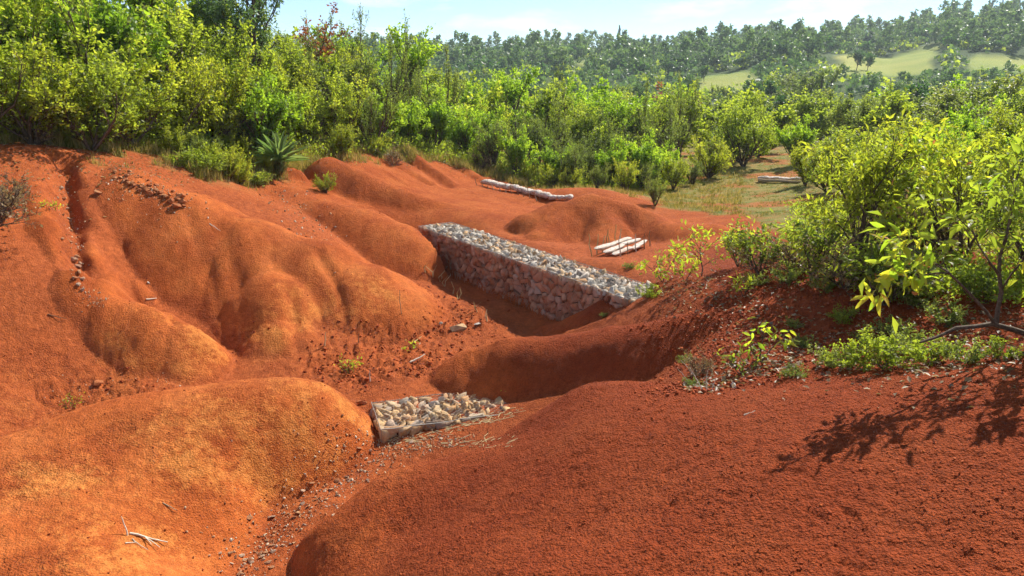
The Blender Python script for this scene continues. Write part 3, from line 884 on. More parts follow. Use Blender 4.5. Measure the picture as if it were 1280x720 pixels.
# crumbled clods on the slope under the hedge
for i in range(56):
    t = rnd.random(); u = 142 + 94 * t + rnd.gauss(0, 5); v = 219 + 40 * t + rnd.gauss(0, 4.0)
    drop_rock("clod", u, v, rnd.uniform(.08, .21) * (.7 + .5 * t), "clod", "pale red clod in the %s of the crumbled strip under the hedge" % ("upper end" if t < .33 else ("middle" if t < .66 else "thick lower end")), "clod", "clods crumbled on the upper slope", seed=i)
# stones in the rill between the two big mounds
for i, (u, v, k) in enumerate([(80,251,.16),(76,236,.14),(84,262,.1),(79,270,.1),(86,275,.09),(89,289,.1),(78,300,.09),(92,327,.2),(97,335,.18),(100,343,.15),(94,349,.14),(103,352,.12),(99,360,.12),(104,366,.11),(88,304,.1),(84,228,.1),(96,322,.14),(101,330,.12)]):
    drop_rock("rock", u, v, k, "pebble", "brown rock lodged in the narrow rill between the two big mounds", "rock", "rocks lodged in the narrow rill", seed=200 + i)
drop_rock("rock", 123, 243, .22, "clod", "single pale rock perched on the rim beside the rill", "rock", seed=231)
drop_rock("boulder", 573, 413, .42, "ochre", "pale ochre boulder on the gully floor near the gabion wall shadow", "boulder", flat=.8, seed=240)
drop_rock("rock", 596, 407, .24, "top", "flat grey rock beside the pale boulder on the gully floor", "rock", flat=.5, seed=241)
drop_rock("rock", 552, 405, .14, "top", "small grey rock on the gully floor behind the pale boulder", "rock", flat=.6, seed=242)
drop_rock("rock", 452, 507, .2, "clod", "yellow rock at the foot of the near mound by the low gabion", "rock", flat=.8, seed=243)
drop_rock("rock", 916, 485, .15, "top", "pale grey rock beside the small drooping plant", "rock", flat=.8, seed=244)
drop_rock("clod", 122, 482, .2, "clod", "small clod at the undercut foot of the wide mound", "clod", seed=245)
# stones of the channel: the bigger ones singly, the rest as gravel
CH = [(300,715),(322,690),(345,665),(380,640),(405,618),(430,600),(455,580),(480,562),(520,552),(560,548)]
for i in range(64):
    k = rnd.random() ** 1.3 * (len(CH) - 1.01); j = int(k); f = k - j
    u = CH[j][0] + f * (CH[j + 1][0] - CH[j][0]) + rnd.gauss(0, 22 - 1.3 * j); v = CH[j][1] + f * (CH[j + 1][1] - CH[j][1]) + rnd.gauss(0, 8)
    drop_rock("pebble", u, min(v, 719), rnd.uniform(.05, .12), "pebble", ("wider " if i % 2 else "rounded ") + "loose stone in the gravel channel " + ("below the forked branch's mound" if v > 680 else ("in its middle reach" if v > 610 else "close to the low gabion")), "stone", "loose stones in the gravel channel", flat=.6, seed=300 + i)
V, F, o = [], [], 0
def scatter(px, n, smin, smax, key, jitter):
    global o
    ptsw = np.array([on_ground(*q) for q in px]); out = []
    for i in range(n):
        k = rng.random() * (len(px) - 1.01); j = int(k); f = k - j
        c = ptsw[j] * (1 - f) + ptsw[j + 1] * f
        out.append((c[0] + rng.normal() * jitter, c[1] + rng.normal() * jitter * 1.2))
    out = np.array(out); zz = H(out[:, 0], out[:, 1])
    for (x, y), z in zip(out, zz):
        me = ROCKS[key][int(rng.integers(10))]; k = smin + (smax - smin) * rng.random() ** 2.5
        M = Matrix.LocRotScale(Vector((x, y, z + k * .1)), Euler(tuple(rng.uniform(0, 6.28, 3))), Vector((k * 1.2, k, k * .6)))
        v = np.array([M @ w.co for w in me.vertices]); V.append(v)
        F.extend([tuple(a + o for a in p.vertices) for p in me.polygons]); o += len(v)
scatter(CH, 1500, .012, .06, "pebble", .26)
scatter([(470,560),(540,556),(590,548)], 300, .012, .05, "pebble", .16)
scatter([(80,225),(85,260),(90,290),(97,335),(105,368),(130,378)], 320, .015, .06, "pebble", .10)
scatter([(150,222),(185,238),(230,258)], 320, .02, .07, "pebble", .30)
scatter([(340,245),(370,258),(385,285),(400,300)], 260, .02, .09, "pebble", .5)
scatter([(60,505),(100,490),(150,488),(220,470)], 90, .015, .04, "pebble", .15)
gv = np_mesh("gravel", np.concatenate(V), np.array(F), [MAT_PEBBLE])
mg = Mat("gravel_mix", rough=.9); gg = mg.node("ShaderNodeNewGeometry")
mg.l(mg.ramp(gg.outputs['Random Per Island'], [(0, (.26, .09, .03)), (.35, (.44, .19, .08)), (.6, (.54, .37, .20)), (.85, (.62, .52, .38)), (1, (.22, .15, .10))]), mg.b.inputs['Base Color'])
gv.materials.clear(); gv.materials.append(mg.m)
tag(link("gravel", gv), "fine gravel strewn along the channel and the rill", "gravel", kind="stuff")

# ---- sticks and stalks
def lay(name, u, v, length, az, rad, mat, label, cat="stick", group=None, up=.08, **kw):
    p = on_ground(u, v); p[2] += rad * .8
    d = np.array([math.cos(az), math.sin(az), 0]); q = p + d * length
    d[2] = (H(q[0], q[1]) + rad - p[2]) / length + up
    return stick(name, p, length, d, rad, mat, label, cat, group, **kw)
lay("stick", 513, 455, .36, .9, .020, MAT_PALE, "bleached curved stick lying on the churned gully floor", seed=1, up=.1, bend=.25)
stick("stick", gpt(463, 478, -.03), .24, (.05, .0, 1), .015, MAT_PALE, "short pale stick standing upright behind the low gabion", "stick", seed=2)
stick("stick", gpt(406, 433, -.03), .30, (.18, .05, 1), .016, MAT_STRAW, "thin leaning stick at the foot of the long-crested mound", "stick", seed=3)
stick("stick", gpt(448, 430, -.03), .25, (.15, .1, 1), .012, MAT_WOOD, "brown leaning stick on the churned gully floor", "stick", seed=4)
lay("stick", 517, 430, .3, 1.2, .014, MAT_STRAW, "straw-coloured stick among the clods of the gully floor", seed=5)
lay("stick", 518, 436, .2, 1.0, .016, MAT_WOOD, "stubby brown stick among the clods of the gully floor", seed=6)
lay("stick", 183, 376, .22, 1.0, .016, MAT_PALE, "white splinter of wood on the flank of the long-crested mound", seed=7, up=.05)
lay("stick", 60, 396, .3, .3, .010, MAT_WOOD, "thin dark twig on the upper flank of the wide mound", seed=8)
drop_rock("rock", 186, 356, .07, "top", "tiny white stone above the white splinter on the mound", "stone", seed=246)
stick("stick", gpt(502, 392, -.03), .55, (-.02, .05, 1), .010, MAT_WOOD, "tall thin bare stalk on the gully floor", "stick", seed=9)
lay("branch", 163, 668, .42, .35, .014, MAT_PALE, "dry forked branch lying on the near orange mound", "branch", seed=10, fork=3, up=.07)
stick("branch", gpt(160, 672), .24, (-.25, .1, 1), .010, MAT_PALE, "short dry twig sticking up beside the forked branch", "branch", seed=11)
lay("branch", 165, 676, .25, -.3, .008, MAT_WOOD, "thin brown twig under the forked branch", "branch", seed=12)
lay("branch", 157, 680, .12, .9, .008, MAT_PALE, "small twig tip in front of the forked branch", "branch", seed=13)
lay("branch", 204, 632, .2, -.1, .008, MAT_WOOD, "dark twig half buried in the near orange mound", "branch", seed=14)
lay("branch", 930, 520, .12, .2, .008, MAT_PALE, "pale chip of wood on the crest of the near red mound", "chip", seed=15)
lay("branch", 262, 280, .3, -.2, .010, MAT_PALE, "thin bleached twig high on the slope below the sisal", "branch", seed=16)
STAL = [(532,342),(541,348),(550,352),(556,358),(566,367),(572,374),(597,390),(609,402)]
for i, (u, v) in enumerate(STAL):
    p = on_ground(u, v); p[2] -= .03
    root = empty("cut_stalk", p)
    for k in range(rnd.choice([1, 2, 3])):
        V2, F2 = tube([(0, 0, 0), (rnd.gauss(0, .04), rnd.gauss(0, .04), .15), (rnd.gauss(0, .08), rnd.gauss(0, .06), rnd.uniform(.24, .36))], [.016, .012, .005], 5)
        link("stalk", np_mesh("stalk", V2, F2, [MAT_STRAW], smooth=True), root)
    tag(root, "tuft of straw-coloured cut stalks in the row before the gabion wall", "stalk", "cut stalks along the gabion wall")
# litter of straw along the foot of the low gabion
V, F = [], []
for i in range(170):
    if i < 110: p = g_fl + gd * rng.random() + np.array([rng.normal() * .1, -.12 + rng.normal() * .10, 0])
    else:
        q = gpt(rng.uniform(500, 640), rng.uniform(545, 562)); p = q
    p[2] = H(p[0], p[1]) + .012
    a = rng.normal() * .7 + math.atan2(gd[1], gd[0]); L_ = rng.uniform(.06, .26)
    d = np.array([math.cos(a), math.sin(a), rng.normal() * .12]) * L_
    v2, f2 = bars([(p, p + d, rng.uniform(.003, .007))], .004, 4)
    F += [tuple(k + len(V) for k in q) for q in f2.tolist()]; V += v2.tolist()
tag(link("straw_litter", np_mesh("straw_litter", V, np.array(F), [MAT_STRAW])), "dry straw and twigs washed against the low gabion", "debris", kind="stuff")
print("stones", round(time.time() - T0, 1), len(bpy.data.objects))

# ---- loose crumbs of soil, too many to count
V, F, o = [], [], 0
MAT_CR = Mat("soil_crumb", rough=.95); gcr = MAT_CR.node("ShaderNodeNewGeometry")
MAT_CR.l(MAT_CR.ramp(gcr.outputs['Random Per Island'], [(0, (.18, .034, .010)), (.5, (.29, .054, .014)), (1, (.40, .092, .022))]), MAT_CR.b.inputs['Base Color'])
cube8 = np.array([(x, y, z) for x in (-.5, .5) for y in (-.5, .5) for z in (-.5, .5)], float)
cf = np.array([(0, 1, 3), (0, 3, 2), (4, 6, 7), (4, 7, 5), (0, 4, 5), (0, 5, 1), (2, 3, 7), (2, 7, 6), (0, 2, 6), (0, 6, 4), (1, 5, 7), (1, 7, 3)])
def crumbs(n, x, y, size):
    z = Hq(x, y); k = len(x)
    sc_ = size[:, None, None] * rng.uniform(.6, 1.35, (k, 1, 3)); v = cube8[None] * sc_ * rng.uniform(.35, 1.1, (k, 8, 1)) * np.array([1, 1, .7])
    th = rng.uniform(0, 6.28, k); c, s_ = np.cos(th), np.sin(th); tl = rng.uniform(-.8, .8, k)
    v = np.stack([v[..., 0] * c[:, None] - v[..., 1] * s_[:, None], v[..., 0] * s_[:, None] + v[..., 1] * c[:, None], v[..., 2] + tl[:, None] * v[..., 0]], -1)
    return v + np.stack([x, y, z + size * .12], -1)[:, None, :]
parts_ = []
# near mound: denser where the topsoil is loose
x = rng.uniform(-3.4, 6, 60000); y = rng.uniform(3.4, 11, 60000)
keep = (np.abs(x) < .72 * y + .3) & (rng.random(60000) < (.10 + .9 * np.clip(crumb(x, y), 0, 1) * sstep(-.1, .35, fbm(x / .7, y / .7, 93, 3))) * .42)
x, y = x[keep], y[keep]; parts_.append(crumbs(len(x), x, y, .008 + .016 * rng.random(len(x)) ** 3))
# churned gully floor and the feet of the mounds
x = rng.uniform(-7, 2.5, 40000); y = rng.uniform(11, 19, 40000)
keep = rng.random(40000) < np.clip(blob(x, y, ROUGH) * .42 * floorness(x, y, Hq(x, y)) + blob(x, y, CRUST) * .12, 0, .6)
x, y = x[keep], y[keep]; parts_.append(crumbs(len(x), x, y, (.012 + .055 * rng.random(len(x)) ** 4)))
x = rng.uniform(-9, 4, 5000); y = rng.uniform(7, 24, 5000); parts_.append(crumbs(5000, x, y, .008 + .022 * rng.random(5000) ** 4))
x = rng.uniform(1.5, 5, 6000); y = rng.uniform(8.2, 12.5, 6000); keep = sstep(.13, .30, x / y + .06 * fbm(x, y, 95, 2)) > rng.random(6000) * 1.3; x, y = x[keep], y[keep]; parts_.append(crumbs(len(x), x, y, .015 + .045 * rng.random(len(x)) ** 3))
v = np.concatenate(parts_); k = len(v)
F = (cf[None] + 8 * np.arange(k)[:, None, None]).reshape(-1, 3)
tag(link("soil_crumbs", np_mesh("soil_crumbs", v.reshape(-1, 3), F, [MAT_CR.m])), "loose red crumbs lying on the mounds and the gully floor", "soil", kind="stuff")
print("crumbs", k)
# ================================================================ PLANTS
def leaf_material(name, stops, trans=(.30, .40, .03), tfac=.55, rough=.45, spec=.3, hue_jit=.0):
    """stops over the leaf's own tint 0..1; light also comes through the blade"""
    m = Mat(name, rough=rough, spec=spec)
    at = m.attr("tint"); oi = m.node("ShaderNodeObjectInfo")
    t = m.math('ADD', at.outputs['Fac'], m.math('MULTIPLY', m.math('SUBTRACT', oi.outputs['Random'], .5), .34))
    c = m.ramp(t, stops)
    m.l(c, m.b.inputs['Base Color'])
    tr = m.node("ShaderNodeBsdfTranslucent")
    tc = m.mix(1.0, c, (trans[0] / .12, trans[1] / .16, trans[2] / .03), 'MULTIPLY')
    m.l(tc, tr.inputs['Color'])
    mx = m.node("ShaderNodeMixShader"); mx.inputs[0].default_value = tfac
    m.l(m.b.outputs[0], mx.inputs[1]); m.l(tr.outputs[0], mx.inputs[2]); m.l(mx.outputs[0], m.out.inputs['Surface'])
    return m.m
LM = {
 "mid":    leaf_material("leaf_mid_green",   [(0, (0.093, 0.122, 0.022)), (.35, (0.168, 0.206, 0.032)), (.7, (0.255, 0.290, 0.042)), (1, (0.383, 0.371, 0.058))], trans=(0.307, 0.429, 0.035)),
 "bright": leaf_material("leaf_bright_green",[(0, (0.088, 0.143, 0.020)), (.35, (0.165, 0.242, 0.029)), (.7, (0.248, 0.330, 0.037)), (1, (0.374, 0.407, 0.055))], trans=(0.297, 0.418, 0.033)),
 "yellow": leaf_material("leaf_yellow_green",[(0, (0.116, 0.138, 0.021)), (.35, (0.209, 0.231, 0.030)), (.7, (0.308, 0.319, 0.039)), (1, (0.462, 0.407, 0.055))], trans=(0.292, 0.407, 0.033)),
 "olive":  leaf_material("leaf_olive",       [(0, (0.086, 0.121, 0.034)), (.35, (0.155, 0.190, 0.049)), (.7, (0.224, 0.253, 0.067)), (1, (0.333, 0.310, 0.098))], trans=(.24, .34, .03), tfac=.50),
 "dark":   leaf_material("leaf_dark_green",  [(0, (0.033, 0.072, 0.024)), (.4, (0.061, 0.121, 0.031)), (.8, (0.105, 0.182, 0.042)), (1, (0.165, 0.220, 0.055))], trans=(.2, .34, .03), tfac=.36),
 "rust":   leaf_material("leaf_rust",        [(0, (.18, .085, .03)), (.5, (.30, .14, .05)), (1, (.38, .21, .075))], trans=(.25, .2, .03), tfac=.35),
 "dry":    leaf_material("leaf_dry_brown",   [(0, (.16, .11, .055)), (.5, (.28, .20, .10)), (1, (.40, .30, .16))], trans=(.2, .25, .03), tfac=.3),
 "gum":    leaf_material("leaf_grey_green",  [(0, (0.063, 0.109, 0.048)), (.4, (0.115, 0.178, 0.067)), (.8, (0.172, 0.247, 0.086)), (1, (0.241, 0.299, 0.115))], trans=(.2, .30, .03), tfac=.34),
}
mk = Mat("bark", rough=.9); tk = mk.node("ShaderNodeNewGeometry")
mk.l(mk.ramp(mk.noise(tk.outputs['Position'], 22, 4, .7), [(.3, (.055, .035, .022)), (.55, (.13, .09, .06)), (.75, (.24, .19, .14))]), mk.b.inputs['Base Color'])
MAT_BARK = mk.m

class Plant:
    """branching skeleton: segments and leafy twigs"""
    def __init__(s, seed): s.r = np.random.default_rng(seed); s.segs = []; s.twigs = []
    def branch(s, p, d, L, rad, level, o):
        r = s.r; n = 3 if L > .25 else 2
        pts_, dirs = [p], [d]
        for i in range(n):
            d = d + r.normal(size=3) * o['wob'] + np.array([0, 0, o['trop'] * (1 if level else .4)])
            d = d / np.linalg.norm(d); p = p + d * L / n
            pts_.append(p); dirs.append(d)
        rr = np.linspace(rad, rad * .62, n + 1)
        for i in range(n): s.segs.append((pts_[i], pts_[i + 1], rr[i], rr[i + 1]))
        if level >= o['levels']:
            s.twigs.append((pts_[0], pts_[-1], dirs[-1])); return
        k = o['kids'][min(level, len(o['kids']) - 1)]
        for c in range(k):
            f = r.uniform(o.get('from', .35), 1.0) if c < k - 1 else 1.0
            j = min(int(f * n), n - 1); t = f * n - j
            q = pts_[j] + (pts_[j + 1] - pts_[j]) * t
            a = r.normal(size=3); a -= a @ dirs[j + 1] * dirs[j + 1]; a /= np.linalg.norm(a) + 1e-9
            th = r.uniform(.55, 1.15) * o['spread']
            e = dirs[j + 1] * math.cos(th) + a * math.sin(th)
            s.branch(q, e / np.linalg.norm(e), L * o['shrink'] * r.uniform(.75, 1.2), rr[min(j + 1, n)] * .68, level + 1, o)
    def fit(s, h, w):
        P_ = np.array([t[1] for t in s.twigs])
        top = P_[:, 2].max(); wid = max(np.ptp(P_[:, 0]), np.ptp(P_[:, 1])); c = (P_[:, :2].max(0) + P_[:, :2].min(0)) / 2
        k = np.array([w / wid, w / wid, h / top])
        f = lambda q: (q - np.array([c[0], c[1], 0]) * np.clip(q[2] / top * 1.5, 0, 1)) * k
        s.segs = [(f(a), f(b), ra, rb) for a, b, ra, rb in s.segs]
        g = lambda d: (d * k) / np.linalg.norm(d * k)
        s.twigs = [(f(a), f(b), g(d)) for a, b, d in s.twigs]
    def wood(s, rmin=.004, sides=5):
        V, F = [], []
        for a, b, ra, rb in s.segs:
            ra, rb = max(ra, rmin), max(rb, rmin)
            d = b - a; L = np.linalg.norm(d)
            if L < 1e-5: continue
            d = d / L; x = np.cross(d, [0, 0, 1]) if abs(d[2]) < .9 else np.cross(d, [1, 0, 0]); x /= np.linalg.norm(x); y = np.cross(d, x)
            o = len(V); sd = sides if ra > .012 else 3
            for e, q in ((a, ra), (b + d * rb * .3, rb)):
                for k in range(sd):
                    t = 2 * math.pi * k / sd; V.append(e + q * (math.cos(t) * x + math.sin(t) * y))
            for k in range(sd): F.append((o + k, o + (k + 1) % sd, o + sd + (k + 1) % sd, o + sd + k))
        return np.array(V), np.array(F)
    def leaf_frames(s, per, reach, size, droop=.1, flat=.6, jit=.5):
        """positions, directions, sides, normals, lengths, tints for per leaves on each twig"""
        r = s.r; n = len(s.twigs)
        A = np.array([t[0] for t in s.twigs]); B = np.array([t[1] for t in s.twigs]); D = np.array([t[2] for t in s.twigs])
        idx = np.repeat(np.arange(n), per); m = len(idx)
        t = r.random(m) ** .7
        pos = A[idx] + (B[idx] - A[idx]) * t[:, None] + D[idx] * (reach * (t * r.random(m)))[:, None] + r.normal(size=(m, 3)) * size * .35
        e = D[idx] * .55 + r.normal(size=(m, 3)) * jit; e[:, 2] -= droop
        e /= np.linalg.norm(e, axis=1)[:, None]
        nn = r.normal(size=(m, 3)) * (1 - flat); nn[:, 2] += flat
        sd = np.cross(e, nn); sd /= np.linalg.norm(sd, axis=1)[:, None] + 1e-9
        nn = np.cross(sd, e)
        Ls = size * r.uniform(.6, 1.3, m)
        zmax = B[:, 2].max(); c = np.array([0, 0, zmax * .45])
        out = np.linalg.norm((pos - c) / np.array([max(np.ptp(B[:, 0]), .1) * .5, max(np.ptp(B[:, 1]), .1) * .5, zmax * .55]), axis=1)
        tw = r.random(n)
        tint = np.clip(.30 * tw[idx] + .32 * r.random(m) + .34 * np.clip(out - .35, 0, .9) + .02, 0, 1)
        return pos, e, sd, nn, Ls, tint
def leaf_geo(pos, e, sd, nn, Ls, tint, wid=.32, fold=.12, curl=.12):
    m = len(pos); W = (Ls * wid)[:, None]; L = Ls[:, None]
    V = np.stack([pos, pos + e * L * .48 + sd * W + nn * L * fold, pos + e * L - nn * L * curl, pos + e * L * .48 - sd * W + nn * L * fold], 1).reshape(-1, 3)
    b = np.arange(m) * 4
    F = np.concatenate([np.stack([b, b + 1, b + 2], 1), np.stack([b, b + 2, b + 3], 1)])
    return V, F, np.repeat(tint, 4)

PROTO = {}
def proto(key, seed, h, w, leafmat, stems=4, levels=3, kids=(4, 4, 3), spread=.6, shrink=.62, trop=.12, wob=.14, L0=1.0, rad=.05, per=12, leaf=.085, reach=.15, droop=.1, flat=.5, lw=.32, lean=.8, rmin=.004, jit=.5, frm=.35, fold=.12):
    p = Plant(seed); o = dict(levels=levels, kids=kids, spread=spread, shrink=shrink, trop=trop, wob=wob)
    o['from'] = frm
    for k in range(stems):
        a = 2 * math.pi * k / stems + p.r.uniform(-.4, .4); le = lean * p.r.uniform(.5, 1.2) if stems > 1 else p.r.uniform(0, .08)
        d = np.array([math.cos(a) * le, math.sin(a) * le, 1.0]); d /= np.linalg.norm(d)
        base = np.array([math.cos(a), math.sin(a), 0]) * (.02 if stems > 1 else 0)
        p.branch(base, d, L0 * p.r.uniform(.8, 1.15), rad, 0, o)
    p.fit(h, w)
    V, F = p.wood(rmin); tm = np_mesh("trunk_" + key, V, F, [MAT_BARK], smooth=True)
    V, F, T = leaf_geo(*p.leaf_frames(per, reach, leaf, droop, flat, jit), wid=lw, fold=fold)
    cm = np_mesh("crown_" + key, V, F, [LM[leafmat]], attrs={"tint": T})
    PROTO[key] = (tm, cm, h)
    return p

# hedge and thicket shrubs (leaves 6-10 cm)
proto("sh_mid1", 1, 3.0, 3.2, "mid", stems=8, frm=.06, kids=(4, 4, 4), per=15, leaf=.10)
proto("sh_mid2", 2, 3.4, 2.8, "mid", stems=7, frm=.06, kids=(5, 4, 4), per=15, leaf=.095, spread=.5)
proto("sh_bri1", 3, 3.2, 2.9, "bright", stems=8, frm=.06, kids=(4, 4, 4), per=12, leaf=.115, lw=.36)
proto("sh_bri2", 4, 3.8, 2.6, "bright", stems=7, frm=.06, kids=(5, 4, 4), per=12, leaf=.12, lw=.34, spread=.5, trop=.2)
proto("sh_yel1", 5, 2.6, 3.0, "yellow", stems=8, frm=.06, kids=(4, 4, 4), per=12, leaf=.09, lean=.7)
proto("sh_yel2", 6, 3.2, 2.6, "yellow", stems=8, frm=.06, kids=(4, 4, 4), per=12, leaf=.10, droop=.25)
proto("sh_oli1", 7, 2.8, 2.8, "olive", stems=8, frm=.06, kids=(4, 4, 4), per=11, leaf=.075, lw=.25)
proto("sh_oli2", 8, 3.6, 2.4, "olive", stems=8, frm=.06, kids=(4, 4, 4), per=10, leaf=.085, lw=.24, spread=.45, trop=.2)
proto("sh_dry1", 9, 2.0, 2.2, "dry", stems=6, kids=(4, 4, 3), per=4, leaf=.06, lw=.22)
# small trees of the thicket
proto("tr_bri", 11, 5.4, 3.6, "bright", stems=1, L0=1.6, levels=3, kids=(7, 5, 5), frm=.25, per=14, leaf=.15, lw=.36, rad=.075, spread=.75, shrink=.55)
proto("tr_mid", 12, 5.8, 4.2, "mid", stems=1, L0=1.7, levels=3, kids=(7, 5, 5), frm=.25, per=15, leaf=.13, rad=.085, spread=.8, shrink=.56)
proto("tr_oli", 13, 6.2, 4.0, "olive", stems=2, L0=1.8, levels=3, kids=(5, 5, 5), per=11, leaf=.12, lw=.22, rad=.07, spread=.6, shrink=.58)
proto("tr_gum", 14, 8.0, 3.8, "gum", stems=1, L0=2.8, levels=3, kids=(9, 5, 5), frm=.3, per=14, leaf=.22, lw=.13, droop=.75, rad=.12, spread=.7, shrink=.45, flat=.2)
proto("tr_rust", 15, 4.6, 2.2, "rust", stems=1, L0=1.8, levels=3, kids=(6, 4, 4), per=9, leaf=.13, rad=.06, spread=.6, shrink=.5)
proto("tr_bare", 16, 5.0, 2.2, "olive", stems=1, L0=2.0, levels=3, kids=(5, 3, 3), per=6, leaf=.11, lw=.25, rad=.045, spread=.55, shrink=.5)
# mid-valley trees (coarser leaf clusters)
proto("mv_round", 21, 7.0, 6.6, "dark", stems=1, L0=1.9, levels=3, kids=(8, 6, 5), frm=.2, per=13, leaf=.30, lw=.4, rad=.14, spread=.95, shrink=.6)
proto("mv_green", 22, 6.2, 6.2, "bright", stems=2, L0=1.6, levels=3, kids=(6, 6, 5), frm=.2, per=10, leaf=.30, lw=.4, rad=.11, spread=.85, shrink=.6)
proto("mv_mid", 23, 6.6, 5.6, "mid", stems=2, L0=1.7, levels=3, kids=(6, 6, 5), frm=.2, per=10, leaf=.28, lw=.38, rad=.11, spread=.8, shrink=.6)
proto("mv_flat", 24, 6.0, 8.0, "olive", stems=3, L0=2.2, levels=3, kids=(5, 5, 5), per=11, leaf=.26, lw=.34, rad=.11, spread=.75, lean=.9, trop=-.02, shrink=.6, flat=.8)
proto("mv_gum", 25, 9.5, 5.0, "gum", stems=1, L0=3.2, levels=3, kids=(9, 5, 4), frm=.3, per=12, leaf=.36, lw=.22, droop=.6, rad=.16, spread=.75, shrink=.45, flat=.2)
proto("mv_oli", 26, 5.2, 4.6, "olive", stems=3, L0=1.5, levels=3, kids=(5, 5, 4), per=10, leaf=.22, lw=.3, rad=.08, spread=.7)
# far hill trees
def far_proto(key, seed, h, w, mat, shape, n, card):
    r = np.random.default_rng(seed); pos = []; lob = []
    if shape == "gum":
        nl = 9
        for k in range(nl):
            t = (k + .5) / nl; rr = w * .5 * (.35 + .65 * math.sin(math.pi * (.25 + .7 * t)))
            a = r.uniform(0, 6.28); lob.append((np.array([math.cos(a) * rr * .55, math.sin(a) * rr * .55, h * (.32 + .64 * t)]), rr * .62, h * .085))
    elif shape == "round":
        for k in range(9):
            d = r.normal(size=3); d /= np.linalg.norm(d); d[2] = abs(d[2]) * .8
            lob.append((np.array([0, 0, h * .45]) + d * np.array([w * .3, w * .3, h * .36]), w * .24, h * .17))
    else:
        for k in range(10):
            t = (k + .5) / 10; rr = w * .5 * (1.02 - t)
            lob.append((np.array([r.normal() * .15 * rr, r.normal() * .15 * rr, h * (.08 + .9 * t)]), rr, h * .06))
    per = n // len(lob)
    for c, a, b in lob:
        d = r.normal(size=(per, 3)); d /= np.linalg.norm(d, axis=1)[:, None]
        pos.append(c + d * np.array([a, a, b]) * (r.random((per, 1)) ** .35))
    pos = np.concatenate(pos); m = len(pos)
    e = r.normal(size=(m, 3)); e /= np.linalg.norm(e, axis=1)[:, None]; nn = r.normal(size=(m, 3)); sd = np.cross(e, nn); sd /= np.linalg.norm(sd, axis=1)[:, None]; nn = np.cross(sd, e)
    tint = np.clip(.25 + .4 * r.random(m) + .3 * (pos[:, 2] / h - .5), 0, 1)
    V, F, T = leaf_geo(pos - e * card * .5, e, sd, nn, card * r.uniform(.6, 1.3, m), tint, wid=.42)
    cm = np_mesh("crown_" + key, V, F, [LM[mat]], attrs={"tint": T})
    tv, tf = tube([(0, 0, 0), (w * .02, 0, h * .3), (-w * .02, w * .01, h * .6), (0, 0, h * .85)], [h * .018, h * .014, h * .009, h * .003], 6)
    tm = np_mesh("trunk_" + key, tv, tf, [MAT_BARK], smooth=True)
    PROTO[key] = (tm, cm, h); return (V, F, T)
FARG = {}
for k, (sd_, h_, w_) in enumerate([(31, 15, 8), (32, 17, 8.5), (33, 13, 8)]): FARG["fg%d" % k] = far_proto("fg%d" % k, sd_, h_, w_, "gum", "gum", 420, 1.0)
FARG["fr0"] = far_proto("fr0", 34, 10, 11, "dark", "round", 460, 1.0)
FARG["fr1"] = far_proto("fr1", 35, 8, 10, "gum", "round", 400, 1.0)
far_proto("fc0", 36, 19, 7.5, "dark", "cone", 480, .9)
print("protos", round(time.time() - T0, 1))

def place(name, key, x, y, s, label, cat, group, rz=None, sxy=1.0, sink=.05):
    tm, cm, h = PROTO[key]
    o = empty(name, (x, y, float(Hq(x, y)) - sink), rnd.uniform(0, 6.28) if rz is None else rz)
    o.scale = (s * sxy, s * sxy, s)
    link("trunk", tm, o); link("crown", cm, o)
    return tag(o, label, cat, group)

# ---- hedge and thicket: spots spread over the scrub, denser in front
def edge_y(a):
    return float(np.interp(a, [-1.5, -.66, -.45, -.36, -.30, -.22, -.12, -.03, .06, .15, .22, .30],
                              [14.5, 17.3, 20.3, 24.3, 25.6, 29.0, 34.0, 36.2, 33.5, 33.5, 36.0, 40.]))
ZONES = [(-.52, "above the wide mound"), (-.36, "above the long-crested mound"), (-.27, "behind the sisal"), (-.13, "above the ribbed red bank"), (.03, "behind the long sandbag row"), (.17, "behind the humps beyond the wall"), (9, "beside the open grass")]
def zone(a): return next(z for m, z in ZONES if a < m)
LOOK = {"sh_mid1": "broad mid-green", "sh_mid2": "upright mid-green", "sh_bri1": "bushy bright green", "sh_bri2": "tall bright green", "sh_yel1": "spreading yellow-green", "sh_yel2": "upright yellow-green", "sh_oli1": "dull olive", "sh_oli2": "wispy olive", "sh_dry1": "half-dry brown",
        "tr_bri": "bright green", "tr_mid": "mid-green", "tr_oli": "wispy olive", "tr_gum": "drooping grey-green"}
spots = []
def try_spot(x, y, dmin):
    for (px, py) in spots:
        if (px - x) ** 2 + (py - y) ** 2 < dmin * dmin: return False
    spots.append((x, y)); return True
